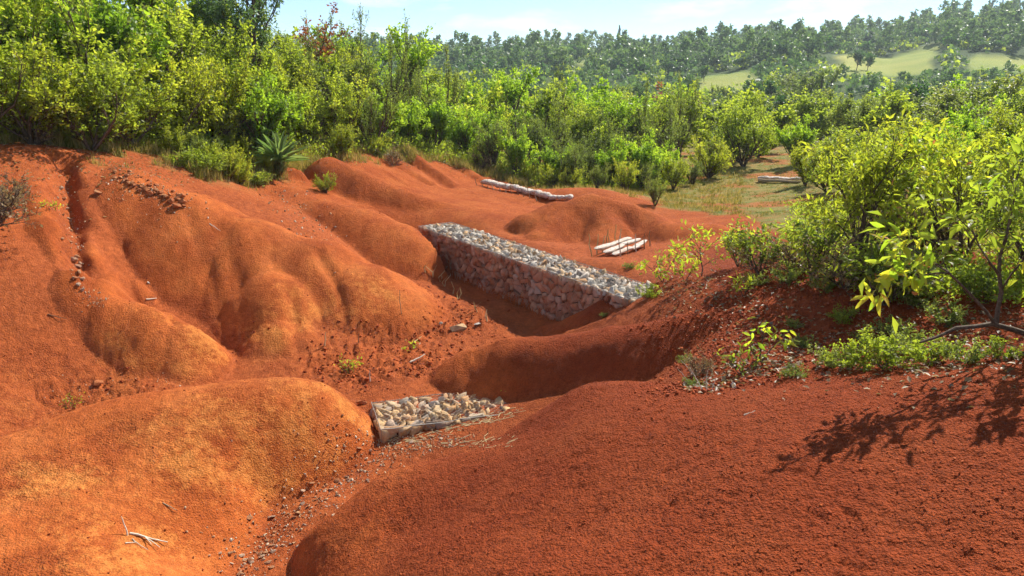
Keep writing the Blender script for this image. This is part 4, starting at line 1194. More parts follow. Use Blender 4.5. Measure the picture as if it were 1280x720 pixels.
for row, (dep, dmin, tries) in enumerate([(0.5, 1.2, 110), (2.2, 1.45, 90), (4.6, 1.9, 72), (8.5, 2.4, 60), (14., 3.0, 54), (22., 3.6, 60), (31., 4.0, 44)]):
    for i in range(tries):
        a = -.78 + 1.0 * (i + rnd.random()) / tries
        y = edge_y(a) + dep + rnd.uniform(-.5, 1.2) * (1 + row * .45)
        x = a * y
        if a > .20 and row < 2: continue
        if not try_spot(x, y, dmin): continue
        zn_ = zone(a)
        left = a < -.3
        if row <= 1: key = rnd.choice(["sh_mid1", "sh_yel1", "sh_oli1", "sh_mid2", "sh_yel2", "sh_bri1"] if left else ["sh_mid1", "sh_bri1", "sh_yel1", "sh_oli1", "sh_yel2", "sh_oli2", "sh_bri1"])
        elif row <= 2: key = rnd.choice(["sh_mid2", "sh_bri2", "sh_oli2", "sh_yel2", "sh_mid1", "tr_oli"])
        else: key = rnd.choice(["tr_bri", "tr_mid", "tr_oli", "sh_bri2", "tr_mid", "tr_bri", "sh_oli2"])
        if key.startswith("sh"):
            s = rnd.uniform(.62, .95) if row == 0 else rnd.uniform(.85, 1.2)
            if left: s *= 1.12 if row == 0 else 1.2
            elif a > -.02 : s *= .88
            place("shrub", key, x, y, s, "%s shrub in the scrub %s" % (LOOK[key], zn_), "shrub", "scrub shrubs", sxy=rnd.uniform(.95, 1.25))
        else:
            s = rnd.uniform(.75, 1.05) * (1.15 if left else (.80 if a > 0 else .95))
            place("tree", key, x, y, s, "%s small tree rising from the scrub %s" % (LOOK[key], zn_), "tree", "small scrub trees")
# named single trees
def at_uy(u, Y): return (u - 640) / FPX * (Y * cp_ + 2.5 * sp_)
place("tree", "tr_gum", at_uy(330, 31), 31, .93, "tall drooping grey-green tree at the end of the high hedge", "tree", None, rz=.4)
place("tree", "tr_gum", at_uy(293, 33), 33, .86, "dark drooping tree half hidden in the high hedge", "tree", None, rz=2.2)
place("tree", "tr_rust", at_uy(402, 38), 38, 1.12, "rust-brown crowned tree against the sky", "tree", None, rz=1)
place("tree", "tr_bare", at_uy(458, 42), 42, 1.18, "thin half-bare sapling against the sky", "tree", None, rz=2)
place("tree", "tr_bri", at_uy(503, 44), 44, 1.08, "bright green round-headed tree against the sky", "tree", None, rz=3)
place("tree", "tr_bri", at_uy(765, 41), 41, .74, "vivid green young tree at the front of the thicket", "tree", None, rz=1.7)
place("tree", "tr_bri", at_uy(645, 47), 47, .92, "light green leafy tree standing out of the thicket middle", "tree", None, rz=4.7)
place("tree", "tr_rust", at_uy(838, 62), 62, 1.05, "brownish flat-topped tree behind the thicket", "tree", None, rz=2.7, sxy=1.9)
place("shrub", "sh_mid1", at_uy(933, 41), 41, 1.1, "rounded yellow-green bush beside the far sandbag row", "shrub", None, rz=.3)
place("shrub", "sh_mid2", at_uy(950, 45), 45, 1.1, "dark-stemmed bush by the red path gap", "shrub", None, rz=1.3)
place("shrub", "sh_yel1", at_uy(890, 37.5), 37.5, .8, "low yellow-green bush at the thicket's end", "shrub", None, rz=2.3)
for i, (u, Y, s, k) in enumerate([(1012, 33, .62, "sh_yel2"), (1040, 30, .6, "sh_mid1"), (1000, 40, .8, "sh_bri1"), (905, 42, .7, "sh_mid2")]):
    place("shrub", k, at_uy(u, Y), Y, s, "%s shrub crowding the open grass %s" % (LOOK[k], "by the far sandbags" if i else "behind the bank's brow"), "shrub", None)
place("shrub", "sh_oli1", at_uy(822, 27.2), 27.2, .38, "small dark bush alone on the bare hump", "shrub", None, rz=.9)
place("shrub", "sh_yel1", at_uy(404, 24.2), 24.2, .26, "small round bright bush on the red hollow", "shrub", None, rz=.2)
place("shrub", "sh_yel2", at_uy(430, 28.6), 28.6, .42, "low bright bush at the top of the ribbed bank", "shrub", None, rz=.8)
for i, (u, Y, s) in enumerate([(715, 32.5, .38), (750, 31.8, .42), (785, 31.5, .45), (690, 33.5, .4), (815, 33, .5), (845, 34, .5), (660, 35, .4), (870, 35.5, .45)]):
    place("shrub", ["sh_yel1", "sh_oli1", "sh_yel2"][i % 3], at_uy(u, Y), Y, s, "knee-high %s bush in front of the thicket" % ["yellow-green", "olive", "upright yellow-green"][i % 3], "shrub", "low bushes before the thicket")

# ---- trees of the valley floor and slope
mv = 0
MVL = {"mv_round": "dark round-crowned", "mv_green": "bright spreading", "mv_mid": "mid-green spreading", "mv_flat": "flat-topped olive", "mv_gum": "tall grey-green", "mv_oli": "small olive"}
vspots = []
def vz(a, y):
    side = "below the bare skyline gap" if a < 0 else ("behind the thicket" if a < .22 else ("below the yellow fields" if a < .45 else "beyond the big leafy shrubs"))
    return ("on the far valley slope " if y > 150 else "on the valley floor ") + side
for y0, y1, n, dm in ((46, 75, 220, 3.2), (75, 110, 170, 4.4), (110, 160, 170, 5.6), (160, 230, 36, 16)):
    for i in range(n):
        y = rnd.uniform(y0, y1); a = rnd.uniform(-.30 if y < 110 else -.12, .74); x = a * y
        if any((px - x) ** 2 + (py - y) ** 2 < dm * dm for px, py in vspots): continue
        if y > 185 and (.40 < a < .53 and 212 < y < 302 or .225 < a < .305 and 192 < y < 242 or .565 < a < .86 and 203 < y < 247): continue
        if .315 < a < .40 and y < 62: continue
        vspots.append((x, y))
        key = rnd.choice(["mv_green", "mv_mid", "mv_oli", "mv_mid", "mv_green", "mv_flat"] if y < 110 else ["mv_mid", "mv_mid", "mv_flat", "mv_gum", "mv_green", "mv_round"])
        s = rnd.uniform(.55, .9) if y < 110 else rnd.uniform(.5, .85)
        if a > .36 and y > 140: s *= .6
        place("tree", key, x, y, s, "%s tree %s" % (MVL[key], vz(a, y)), "tree", "valley trees", sxy=rnd.uniform(.95, 1.25), sink=.3)
for (u, Y, key, s, lab) in [(1010, 118, "mv_flat", 1.35, "wide feathery tree below the yellow field"), (1172, 92, "mv_flat", 1.15, "broad layered acacia-like tree before the green field"), (1150, 90, "mv_round", .95, "dark dense tree under the layered one"), (1082, 232, "mv_round", .75, "small dark tree standing alone in the yellow field"), (1068, 228, "mv_round", .85, "dark bush-like tree beside the lone field tree"), (1262, 105, "mv_oli", 1.3, "open-crowned tree at the edge of the green field"), (880, 222, "mv_round", .7, "dark round tree in the small yellow field"), (965, 150, "mv_mid", 1.1, "tall mid-green tree before the small yellow field"), (985, 70, "mv_round", .62, "dark dense bush closing the red path gap"), (1030, 66, "mv_mid", .7, "full green bush above the red path gap")]:
    place("tree", key, at_uy(u, Y), Y, s, lab, "tree", None, sink=.3)

# ---- woods on the far hill: skyline trees singly, the mass as one
for i in range(44):
    a = -.02 + .70 * (i + rnd.random() * .8) / 44; y = rnd.uniform(430, 490); x = a * y
    key = rnd.choice(["fg0", "fg1", "fg2", "fg0", "fg1", "fr1"]); s = rnd.uniform(.55, .86)
    part = "over the hill's low saddle" if .12 < a < .24 else ("over the near end of the ridge" if a <= .12 else ("over the long middle ridge" if a < .48 else "over the high wooded knoll"))
    kind = "broad low-crowned" if key == "fr1" else {"fg0": "slender", "fg1": "tall", "fg2": "short open"}[key]
    place("tree", key, x, y, s, "%s skyline tree %s" % (kind, part), "tree", "skyline trees", sink=.5)
place("tree", "fc0", at_uy(772, 450), 450, .9, "dark pointed conifer breaking the skyline", "tree", None)
place("tree", "fr0", at_uy(718, 430), 430, .95, "dark dome-shaped tree on the hill below the skyline", "tree", None)
for i, u in enumerate((1222, 1238, 1258)): place("tree", "fc0", at_uy(u, 500), 500, (.9, .8, .95)[i], "%s pointed conifer at the end of the knoll" % ("first", "second", "third")[i], "tree", "pointed conifers on the knoll")
V, F, T, MI, o = [], [], [], [], 0
low = 0
keys = list(FARG); fm = {"fg0": 0, "fg1": 0, "fg2": 0, "fr0": 1, "fr1": 0}
n = 0
while n < 2250:
    a = rng.uniform(-.75, .95); y = rng.uniform(240, 500) if n < 1900 else rng.uniform(150, 260); x = a * y
    if (.39 < a < .535 and 205 < y < 303) or (.56 < a < .87 and 200 < y < 250) or (.225 < a < .305 and 190 < y < 244) or (.075 < a < .12 and 295 < y < 335): continue
    n += 1; key = keys[int(rng.integers(len(keys)))]; v, f, t = FARG[key]
    sub = rng.random(len(f) // 2) < .42                     # thin the far crowns: half the clusters, larger
    s = rng.uniform(.36, .82) * (.5 if n > 1900 else 1); th = rng.uniform(0, 6.28); R_ = np.array([[math.cos(th), -math.sin(th), 0], [math.sin(th), math.cos(th), 0], [0, 0, 1]])
    vv = v.reshape(-1, 4, 3)[sub]; cen = vv.mean(1, keepdims=True); vv = (cen + (vv - cen) * 1.5).reshape(-1, 3)
    vv = (vv * s) @ R_.T + np.array([x, y, float(Hq(x, y)) - .5]); k = len(vv) // 4
    b = np.arange(k) * 4 + o
    F.append(np.concatenate([np.stack([b, b + 1, b + 2], 1), np.stack([b, b + 2, b + 3], 1)])); V.append(vv)
    T.append(np.clip(t.reshape(-1, 4)[sub].ravel() + rng.normal() * .12, 0, 1)); MI.append(np.full(2 * k, fm[key])); o += 4 * k
for n in range(2600):
    a = rng.uniform(-.6, .85); y = rng.uniform(170, 500); x = a * y
    if (.39 < a < .535 and 205 < y < 303) or (.56 < a < .87 and 200 < y < 250) or (.225 < a < .305 and 190 < y < 244) or (.075 < a < .12 and 295 < y < 335): continue
    k = 16; w = rng.uniform(1.6, 4.2); d = rng.normal(size=(k, 3)); d /= np.linalg.norm(d, axis=1)[:, None]; d[:, 2] = np.abs(d[:, 2])
    pos = np.array([x, y, float(Hq(x, y))]) + d * np.array([w, w, w * .9]) * (.6 + .5 * rng.random((k, 1)))
    e = rng.normal(size=(k, 3)); e /= np.linalg.norm(e, axis=1)[:, None]; nn = rng.normal(size=(k, 3)); sd = np.cross(e, nn); sd /= np.linalg.norm(sd, axis=1)[:, None]; nn = np.cross(sd, e)
    vv, f, t = leaf_geo(pos - e * .7, e, sd, nn, rng.uniform(.9, 1.8, k), np.clip(.10 + .38 * rng.random(k) + rng.normal() * .08, 0, .6), wid=.45)
    V.append(vv); F.append(f + o); T.append(t); MI.append(np.full(2 * k, 2 if rng.random() < .4 else 0)); o += len(vv)
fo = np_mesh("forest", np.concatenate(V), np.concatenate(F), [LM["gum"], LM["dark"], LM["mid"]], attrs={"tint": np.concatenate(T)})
fo.polygons.foreach_set("material_index", np.concatenate(MI).astype(np.int32))
tag(link("forest", fo), "hazy blue-green woodland covering the far hillside", "woodland", kind="stuff")
print("trees", round(time.time() - T0, 1), len(bpy.data.objects))
# ================================================================ SHRUBS AND HERBS CLOSE BY
def leaf_blade(name, mat, tint, wid=.30, fold=.10, curl=.22, wave=.0):
    """one pointed blade of length 1 along +x, midrib sunk, tip curling down: 16 triangles"""
    xs = [0, .18, .42, .68, .88, 1.0]; ws = [.12, .62, 1.0, .78, .38, 0]
    V, F = [], []
    for x, w in zip(xs, ws):
        z = -curl * x * x
        V += [(x, w * wid * .5, z + fold * w * .5 + wave * math.sin(9 * x) * .03), (x, 0, z), (x, -w * wid * .5, z + fold * w * .5 - wave * math.sin(9 * x) * .03)]
    for i in range(5):
        a = i * 3
        F += [(a, a + 3, a + 4), (a, a + 4, a + 1), (a + 1, a + 4, a + 5), (a + 1, a + 5, a + 2)]
    return np_mesh(name, V, F, [mat], smooth=False, attrs={"tint": np.full(len(V), tint)})
BL = {}
TN = {"olive": (.02, .15, .2, .32, .4)}
for key, mats in {"green": ["mid", "mid", "bright", "bright", "yellow"], "lime": ["bright", "yellow", "yellow", "bright", "yellow"], "olive": ["olive", "olive", "mid", "olive", "yellow"]}.items():
    BL[key] = [leaf_blade("leaf_blade", LM[m], t, wid=w, curl=c, wave=1) for m, t, w, c in zip(mats, TN.get(key, (.2, .45, .5, .75, .8)), (.36, .32, .38, .34, .30), (.15, .3, .22, .4, .25))]
BL["turned"] = [leaf_blade("leaf_blade", LM["rust"], .9, .34, curl=.3), leaf_blade("leaf_blade", LM["yellow"], 1.0, .34, curl=.3)]
BL["sisal"] = [leaf_blade("sisal_blade", LM["gum"], t, wid=.13, fold=.22, curl=c) for t, c in ((.55, .02), (.8, .08), (.95, .16))]

def leafy(name, plant, base, label, cat, group=None, blades="green", per=8, size=.15, droop=.25, flat=.5, reach=.12, turned=.04, most=300, jit=.5, rmin=.003):
    """a plant whose leaves are parts of their own (those past the limit joined as foliage)"""
    root = empty(name, base)
    V, F = plant.wood(rmin); link("stem", np_mesh("stem", V, F, [MAT_BARK], smooth=True), root)
    pos, e, sd, nn, Ls, tint = plant.leaf_frames(per, reach, size, droop, flat, jit)
    order = np.argsort(pos[:, 1] - .3 * np.abs(pos[:, 2])); V, F, T, o = [], [], [], 0
    V2 = [], []
    for rank, i in enumerate(order):
        bank = BL["turned"] if plant.r.random() < turned else BL[blades]
        me = bank[min(int(tint[i] * len(bank) * 1.2), len(bank) - 1)] if bank is not BL["turned"] else bank[int(plant.r.integers(2))]
        M = Matrix(((e[i, 0], sd[i, 0], nn[i, 0], 0), (e[i, 1], sd[i, 1], nn[i, 1], 0), (e[i, 2], sd[i, 2], nn[i, 2], 0), (0, 0, 0, 1)))
        M = Matrix.Translation(Vector(pos[i])) @ M @ Matrix.Scale(float(Ls[i]), 4)
        if rank < most:
            ob = link("leaf", me, root); ob.matrix_local = M
    if len(order) > most:
        rest = order[most:]
        V, F, T = leaf_geo(pos[rest], e[rest], sd[rest], nn[rest], Ls[rest], tint[rest], wid=.17)
        tag(link("foliage", np_mesh("foliage", V, F, [LM["yellow" if blades == "lime" else "mid"]], attrs={"tint": T}), root), kind="stuff")
    return tag(root, label, cat, group)

def skeleton(seed, h, w, stems=3, levels=2, kids=(4, 4), spread=.6, shrink=.6, trop=.1, wob=.15, rad=.02, lean=.5, frm=.3, L0=1.0):
    p = Plant(seed); o = dict(levels=levels, kids=kids, spread=spread, shrink=shrink, trop=trop, wob=wob); o['from'] = frm
    for k in range(stems):
        a = 2 * math.pi * k / stems + p.r.uniform(-.5, .5); le = lean * p.r.uniform(.4, 1.2) if stems > 1 else .1
        d = np.array([math.cos(a) * le, math.sin(a) * le, 1.]); d /= np.linalg.norm(d)
        p.branch(np.zeros(3), d, L0, rad, 0, o)
    p.fit(h, w); return p

# big-leaved shrub reaching in over the bank
pR = Plant(501); B0 = np.array(P(1345, 462, 7.83)); B0[2] = Hq(B0[0], B0[1]) - .05
oR = dict(levels=2, kids=(3, 3), spread=.7, shrink=.62, trop=.06, wob=.16); oR['from'] = .3
def limb(uvY, r0, r1, spawn, L=.34):
    q = [np.array(P(*t)) - B0 for t in uvY]; n = len(q) - 1
    for i in range(n):
        ra, rb = r0 + (r1 - r0) * i / n, r0 + (r1 - r0) * (i + 1) / n
        m = (q[i] + q[i + 1]) / 2 + pR.r.normal(size=3) * .012
        pR.segs += [(q[i], m, ra, (ra + rb) / 2), (m, q[i + 1], (ra + rb) / 2, rb)]
    for i in spawn:
        d = q[i] - q[i - 1]; d = d / np.linalg.norm(d)
        for k in range(2):
            dd = d + pR.r.normal(size=3) * .45 + np.array([0, -.05, .35]); pR.branch(q[i], dd / np.linalg.norm(dd), L * pR.r.uniform(.7, 1.1), r1 * .8, 1, oR)
limb([(1345, 462, 7.83), (1290, 420, 7.66), (1240, 405, 7.55), (1195, 410, 7.44), (1150, 428, 7.32)], .042, .012, [])
limb([(1245, 405, 7.55), (1252, 365, 7.60), (1250, 320, 7.66), (1262, 275, 7.71), (1268, 245, 7.71)], .026, .008, [2, 3, 4])
limb([(1243, 404, 7.55), (1215, 370, 7.38), (1185, 340, 7.28), (1160, 322, 7.22)], .018, .007, [2, 3])
limb([(1250, 345, 7.60), (1225, 310, 7.50), (1200, 275, 7.44)], .014, .006, [1, 2])
limb([(1185, 341, 7.28), (1150, 345, 7.16), (1125, 355, 7.11)], .010, .005, [1, 2], L=.2)
limb([(1290, 420, 7.66), (1300, 350, 7.83), (1310, 290, 7.93)], .024, .009, [1, 2])
limb([(1250, 365, 7.60), (1275, 330, 7.50), (1290, 300, 7.44)], .012, .006, [1, 2])
limb([(1290, 420, 7.66), (1300, 380, 7.2), (1300, 330, 6.9)], .014, .007, [1, 2])
limb([(1290, 420, 7.66), (1335, 345, 7.41), (1380, 290, 7.22), (1430, 260, 7.12)], .022, .008, [1, 2, 3])
limb([(1290, 420, 7.66), (1330, 390, 7.22), (1350, 350, 6.93)], .016, .007, [1, 2])
leafy("shrub", pR, tuple(B0), "big-leaved shrub with a long crooked branch leaning over the bank", "shrub", blades="green", per=5, size=.175, droop=.35, flat=.5, reach=.1, turned=.05, jit=.45)

def base_uv(u, Y): x = at_uy(u, Y); return (x, Y, float(Hq(x, Y)) - .03)
leafy("shrub", skeleton(511, 2.45, 2.1, stems=5, levels=3, kids=(4, 4, 3), spread=.55, trop=.06, lean=.35, rad=.03, frm=.15), base_uv(1075, 11.8),
      "tall yellow-green shrub with drooping pointed leaves at the top of the bank", "shrub", blades="lime", per=9, size=.125, droop=.45, turned=.06)
leafy("shrub", skeleton(512, 2.1, 2.2, stems=6, levels=3, kids=(4, 4, 3), spread=.6, lean=.6, rad=.026, frm=.12), base_uv(1205, 11.6),
      "dense lime-leaved shrub beside the tall drooping one", "shrub", blades="lime", per=9, size=.10, droop=.2)
leafy("shrub", skeleton(513, 1.9, 2.0, stems=6, levels=3, kids=(4, 4, 3), spread=.6, lean=.6, rad=.026, frm=.12), base_uv(1290, 10.2),
      "bright green shrub cut by the picture edge behind the crooked branch", "shrub", blades="green", per=9, size=.095, droop=.2)
leafy("shrub", skeleton(514, 1.05, 1.3, stems=5, levels=2, kids=(5, 4), spread=.6, lean=.7, rad=.02, frm=.2), base_uv(1110, 10.3),
      "dull long-leaved shrub with grey stems on the bank's brow", "shrub", blades="olive", per=7, size=.14, droop=.4)
leafy("shrub", skeleton(515, 1.15, 1.25, stems=5, levels=2, kids=(5, 4), spread=.6, lean=.6, rad=.02, frm=.2), base_uv(1020, 12.1),
      "sparse olive shrub with twisted stems on the bank's brow", "shrub", blades="olive", per=7, size=.12, droop=.3)
leafy("shrub", skeleton(516, .95, 1.1, stems=5, levels=2, kids=(5, 4), spread=.6, lean=.7, rad=.016, frm=.2), base_uv(955, 13.2),
      "thin olive bush at the low end of the bank's brow", "shrub", blades="olive", per=7, size=.10, droop=.2)
leafy("shrub", skeleton(518, .8, .95, stems=5, levels=2, kids=(5, 4), spread=.6, lean=.6, rad=.014, frm=.2), base_uv(928, 14.4),
      "small olive bush nearest the lone lime sapling", "shrub", blades="olive", per=6, size=.08, droop=.2)
# saplings
leafy("sapling", skeleton(521, .95, .75, stems=1, levels=2, kids=(7, 4), spread=.8, rad=.014, frm=.25, shrink=.5), base_uv(882, 14.3),
      "bright lime sapling standing alone on the red bank", "sapling", blades="lime", per=6, size=.10, droop=.1)
leafy("sapling", skeleton(522, .80, .85, stems=2, levels=2, kids=(5, 4), spread=.9, rad=.012, frm=.4, shrink=.5), base_uv(833, 14.9),
      "spindly sapling by the near end of the gabion wall", "sapling", blades="lime", per=5, size=.11, droop=.2)
leafy("sapling", skeleton(523, .45, .5, stems=2, levels=1, kids=(6,), spread=.8, rad=.010, frm=.3), base_uv(861, 14.4),
      "low yellow-green seedling at the foot of the lone sapling", "sapling", blades="lime", per=8, size=.10, droop=.1)
leafy("sapling", skeleton(524, .30, .30, stems=2, levels=1, kids=(5,), spread=.8, rad=.008, frm=.3), base_uv(935, 12.3),
      "tiny bright seedling on the shaded brow", "sapling", blades="lime", per=8, size=.08, droop=.0)
pS = skeleton(525, .50, .75, stems=3, levels=1, kids=(4,), spread=.7, rad=.012, frm=.5, lean=.7, trop=-.03)
leafy("plant", pS, base_uv(958, 9.15), "small plant with drooping leaf clusters behind the near red mound", "plant", blades="green", per=5, size=.115, droop=.7, turned=.1)
leafy("plant", skeleton(526, .30, .45, stems=4, levels=1, kids=(3,), spread=.7, rad=.008, frm=.2, lean=.9), base_uv(935, 8.9),
      "low leafy weed at the root of the drooping plant", "plant", blades="olive", per=8, size=.06, droop=.2)
leafy("plant", skeleton(527, .30, .38, stems=4, levels=1, kids=(4,), spread=.7, rad=.007, frm=.2, lean=.7), base_uv(424, 13.75),
      "small green weed on the cracked gully floor", "plant", blades="green", per=6, size=.06, droop=.0)
leafy("plant", skeleton(528, .16, .16, stems=3, levels=1, kids=(3,), spread=.7, rad=.006, frm=.2, lean=.7), base_uv(508, 14.85),
      "single yellow-green sprout among the clods", "plant", blades="lime", per=4, size=.07, droop=.0)
leafy("plant", skeleton(529, .10, .22, stems=4, levels=1, kids=(3,), spread=.7, rad=.004, frm=.2, lean=.9), (float((g_fl + gd * .92)[0]) + .05, float((g_fl + gd * .92)[1]) + .75, GZT + .02),
      "lime-green weed growing out of the low gabion", "plant", blades="lime", per=5, size=.07, droop=.0)
leafy("plant", skeleton(530, .22, .30, stems=6, levels=1, kids=(3,), spread=.7, rad=.005, frm=.2, lean=.9), base_uv(56, 11.8),
      "tiny weed in the hollow beside the near mound", "plant", blades="green", per=3, size=.05, droop=.0)
leafy("plant", skeleton(531, .12, .3, stems=6, levels=1, kids=(3,), spread=.7, rad=.005, frm=.2, lean=.9), (P(66, 288, 15.6)[0], 15.6, float(Hq(P(66, 288, 15.6)[0], 15.6))),
      "green tuft on the side of the rill", "plant", blades="green", per=4, size=.06, droop=.0)
# soft herbs
proto("herb", 41, .50, .80, "mid", stems=9, levels=2, kids=(4, 4), L0=.3, lean=.8, per=10, leaf=.042, reach=.04, rad=.006, rmin=.002, frm=.1)
proto("herb_dull", 42, .40, .70, "olive", stems=9, levels=2, kids=(4, 4), L0=.3, lean=.9, per=8, leaf=.038, reach=.04, rad=.005, rmin=.002, frm=.1)
proto("brush", 43, 1.0, 1.3, "dry", stems=12, levels=3, kids=(4, 3, 3), L0=.5, lean=.8, per=2, leaf=.05, reach=.05, rad=.012, rmin=.003, frm=.1, wob=.25)
for i, (u, Y, s, k, lab) in enumerate([
    (1070, 8.2, .7, "herb", "soft bright herb spilling over the crest of the near red mound"), (1118, 7.95, .95, "herb", "fullest bright herb under the crooked branch"),
    (1172, 7.9, .66, "herb", "bright herb below the tip of the crooked branch"), (1212, 7.6, .75, "herb_dull", "dull herb in the shade of the crooked branch"),
    (1256, 7.5, .5, "herb", "herb patch at the root of the crooked branch"), (1050, 8.5, .7, "herb_dull", "dull herb at the edge of the bright herbs"),
    (1140, 8.6, .9, "herb_dull", "shaded herb behind the fullest bright herb"), (1060, 10.2, .55, "herb", "green rosette herb high on the shaded bank"),
    (1085, 9.4, .45, "herb_dull", "small dull herb halfway up the shaded bank"), (1185, 9.2, .9, "herb_dull", "wide dull herb behind the crooked branch"),
    (815, 14.2, .62, "herb", "feathery herb below the spindly sapling"), (760, 14.6, .3, "herb_dull", "tiny dull herb on the ridge before the wall's end"),
    (1000, 10.6, .4, "herb_dull", "sparse herb on the middle of the shaded bank"), (865, 10.7, .45, "herb_dull", "grey weed on the bank above the hollow"),
    (1000, 8.3, .45, "herb_dull", "low weed between the drooping plant and the herbs"), (875, 8.9, .35, "herb_dull", "wispy weed at the hollow's low end"),
    (790, 17.2, .45, "herb_dull", "pale weed beside the small sandbag stack"), (950, 12.6, .7, "herb_dull", "grey herb at the foot of the thin olive bush"),
    (1035, 11.4, .8, "herb_dull", "brown-green herb under the twisted stems"), (1150, 10.0, .8, "herb_dull", "matted herb under the long-leaved shrub"),
    (985, 12.3, .9, "herb_dull", "grey-green herb between the two olive shrubs"), (1090, 11.0, .9, "herb", "bright herb under the tall yellow-green shrub"), (1230, 9.6, 1.1, "herb", "bright herb behind the big-leaved shrub"), (1010, 9.6, .5, "herb_dull", "low dull herb above the drooping plant"), (1120, 9.3, .7, "herb_dull", "dark herb in the deep shade of the bank")]):
    place("herb", k, base_uv(u, Y)[0], Y, s, lab, "herb", None, sink=.02)
for i, (u, Y, s, lab) in enumerate([(-12, 14.4, 1.3, "dead grey brushwood heap at the slope's edge"), (8, 15.2, .9, "smaller dead brush behind the grey brushwood heap"), (55, 18.6, .9, "tangle of dead twigs under the high hedge"), (1160, 12.2, 1.35, "dry brown weed stand between the lime shrubs"), (1125, 12.6, 1.2, "dry straw-coloured weeds behind the long-leaved shrub"), (880, 9.4, .42, "bare dead twigs in the hollow behind the near mound"), (1000, 12.7, 1.0, "bare grey twigs among the olive shrubs on the brow"), (1060, 11.3, 1.1, "tangled dry twigs below the tall yellow-green shrub"), (1130, 10.4, .9, "dry twigs hanging over the shaded bank"), (945, 13.6, .8, "dry twiggy tuft at the low end of the brow"), (490, 30.6, 1.0, "dry brown scrub at the top of the ribbed bank"), (600, 35.5, 1.1, "dry brown scrub above the long sandbag row")]):
    place("brush", "brush", at_uy(u, Y), Y, s, lab, "brushwood", None, sink=.03)
for i, (du, dv, L_, dx) in enumerate([(880, 488, .34, -.55), (884, 489, .26, .05), (889, 489, .22, .3), (870, 470, .30, -.9), (862, 478, .26, -.8)]):
    stick("twig", gpt(du, dv, -.02), L_, (dx, .1, 1), .006, MAT_PALE, ["long", "upright", "short slanting", "low slanting", "lowest"][i] + " bleached twig in the bundle behind the near mound", "twig", seed=60 + i)

place("shrub", "sh_mid1", at_uy(1395, 7.7), 7.7, .42, "mid-green shrub beyond the picture edge whose shade falls on the near mound", "shrub", None)
# sisal: every blade a part
def sisal(u, Y, n, L, label, seed):
    r = np.random.default_rng(seed); b = base_uv(u, Y); root = empty("sisal", b)
    tv, tf = tube([(0, 0, -.05), (.01, 0, .12), (0, 0, .26)], [.12, .13, .09], 10)
    link("trunk", np_mesh("trunk_sisal", tv, tf, [MAT_BARK], smooth=True), root)
    for k in range(n):
        t = k / n; az = k * 2.39996; el = math.radians(82 - 78 * t ** .8 + r.normal() * 4)
        ob = link("leaf", BL["sisal"][int(r.integers(3))], root, (.05 * math.cos(az), .05 * math.sin(az), .24 - .12 * t), None, (L * r.uniform(.85, 1.1), L * r.uniform(.85, 1.1), L))
        ob.rotation_euler = Euler((r.normal() * .2, -el, az), 'XYZ')
    return tag(root, label, "sisal")
sisal(349, 24.7, 46, .92, "spiky green sisal rosette on the brink of the undercut bank", 1)
sisal(262, 24.2, 30, .55, "smaller dark sisal half hidden in the low herbs", 2)

# scrub beyond the bank on the right and in front of the high hedge
for i in range(34):
    a = (.45 if i < 17 else .36) + .36 * (i % 17 + rnd.random()) / 17; y = rnd.uniform(15.5, 21) if i < 17 else rnd.uniform(23, 34)
    if a < .42 and y > 24: continue
    key = rnd.choice(["sh_yel1", "sh_bri1", "sh_mid1", "sh_yel2"]); s = rnd.uniform(.55, .75) if i < 17 else rnd.uniform(.75, 1.0)
    place("shrub", key, a * y, y, s, "%s shrub in the %s row beyond the bank's lime shrubs" % (LOOK[key], "nearer" if i < 17 else "farther"), "shrub", "scrub beyond the bank")
for i in range(40):
    a = rnd.uniform(-.44, -.295) if i < 30 else rnd.uniform(-.24, -.16); y = float(np.interp(a, [-.45, -.36, -.3, -.22, -.12], [20.6, 21.8, 24.0, 28.3, 33])) + rnd.uniform(.0, 2.6)
    key = ["sh_yel1", "sh_oli1", "sh_yel2", "herb", "herb_dull"][i % 5]; s = rnd.uniform(.2, .36) if key.startswith("sh") else rnd.uniform(.9, 1.5)
    lk = LOOK.get(key, "soft green" if key == "herb" else "dull green")
    place("shrub", key, a * y, y, s, "low %s bush on the grassy brow %s" % (lk, "round the sisal" if i < 30 else "above the ribbed bank"), "shrub", "low bushes on the brow")

# ---- grass and undergrowth, too many to count
mg2 = leaf_material("grass_blade", [(0, (.07, .11, .02)), (.4, (.16, .18, .035)), (.65, (.30, .26, .07)), (1, (.46, .36, .15))], trans=(.22, .26, .03), tfac=.35, rough=.7, spec=.15)
gx, gy, gh, gt = [], [], [], []
def add_grass(n, a0, a1, fy, h0, h1, t0, t1, dens=None):
    a = rng.uniform(a0, a1, n); y = fy(a, rng.random(n)); x = a * y
    keep = cover(x, y) > .25
    if dens: keep &= fbm(x / dens, y / dens, 88, 2) > -.12
    gx.append(x[keep]); gy.append(y[keep]); k = keep.sum(); gh.append(rng.uniform(h0, h1, k)); gt.append(rng.uniform(t0, t1, k))
ey = np.vectorize(edge_y)
add_grass(5200, -.74, -.30, lambda a, r: ey(a) - 2.2 + 4 * r, .12, .40, .2, 1.0)
add_grass(4200, -.32, .02, lambda a, r: ey(a) - 2.0 + 3.5 * r, .12, .38, .3, 1.0)
add_grass(4200, .0, .30, lambda a, r: 25 + 14 * r, .05, .22, .3, .95, .9)
add_grass(3600, .2, .44, lambda a, r: 24 + 24 * r, .03, .09, .15, .7, 1.2)
add_grass(3000, .34, .74, lambda a, r: 11 + 9 * r, .12, .5, .4, 1.0, .6)
gx, gy, gh, gt = map(np.concatenate, (gx, gy, gh, gt)); nt = len(gx); nb = 6
ii = np.repeat(np.arange(nt), nb); m = len(ii)
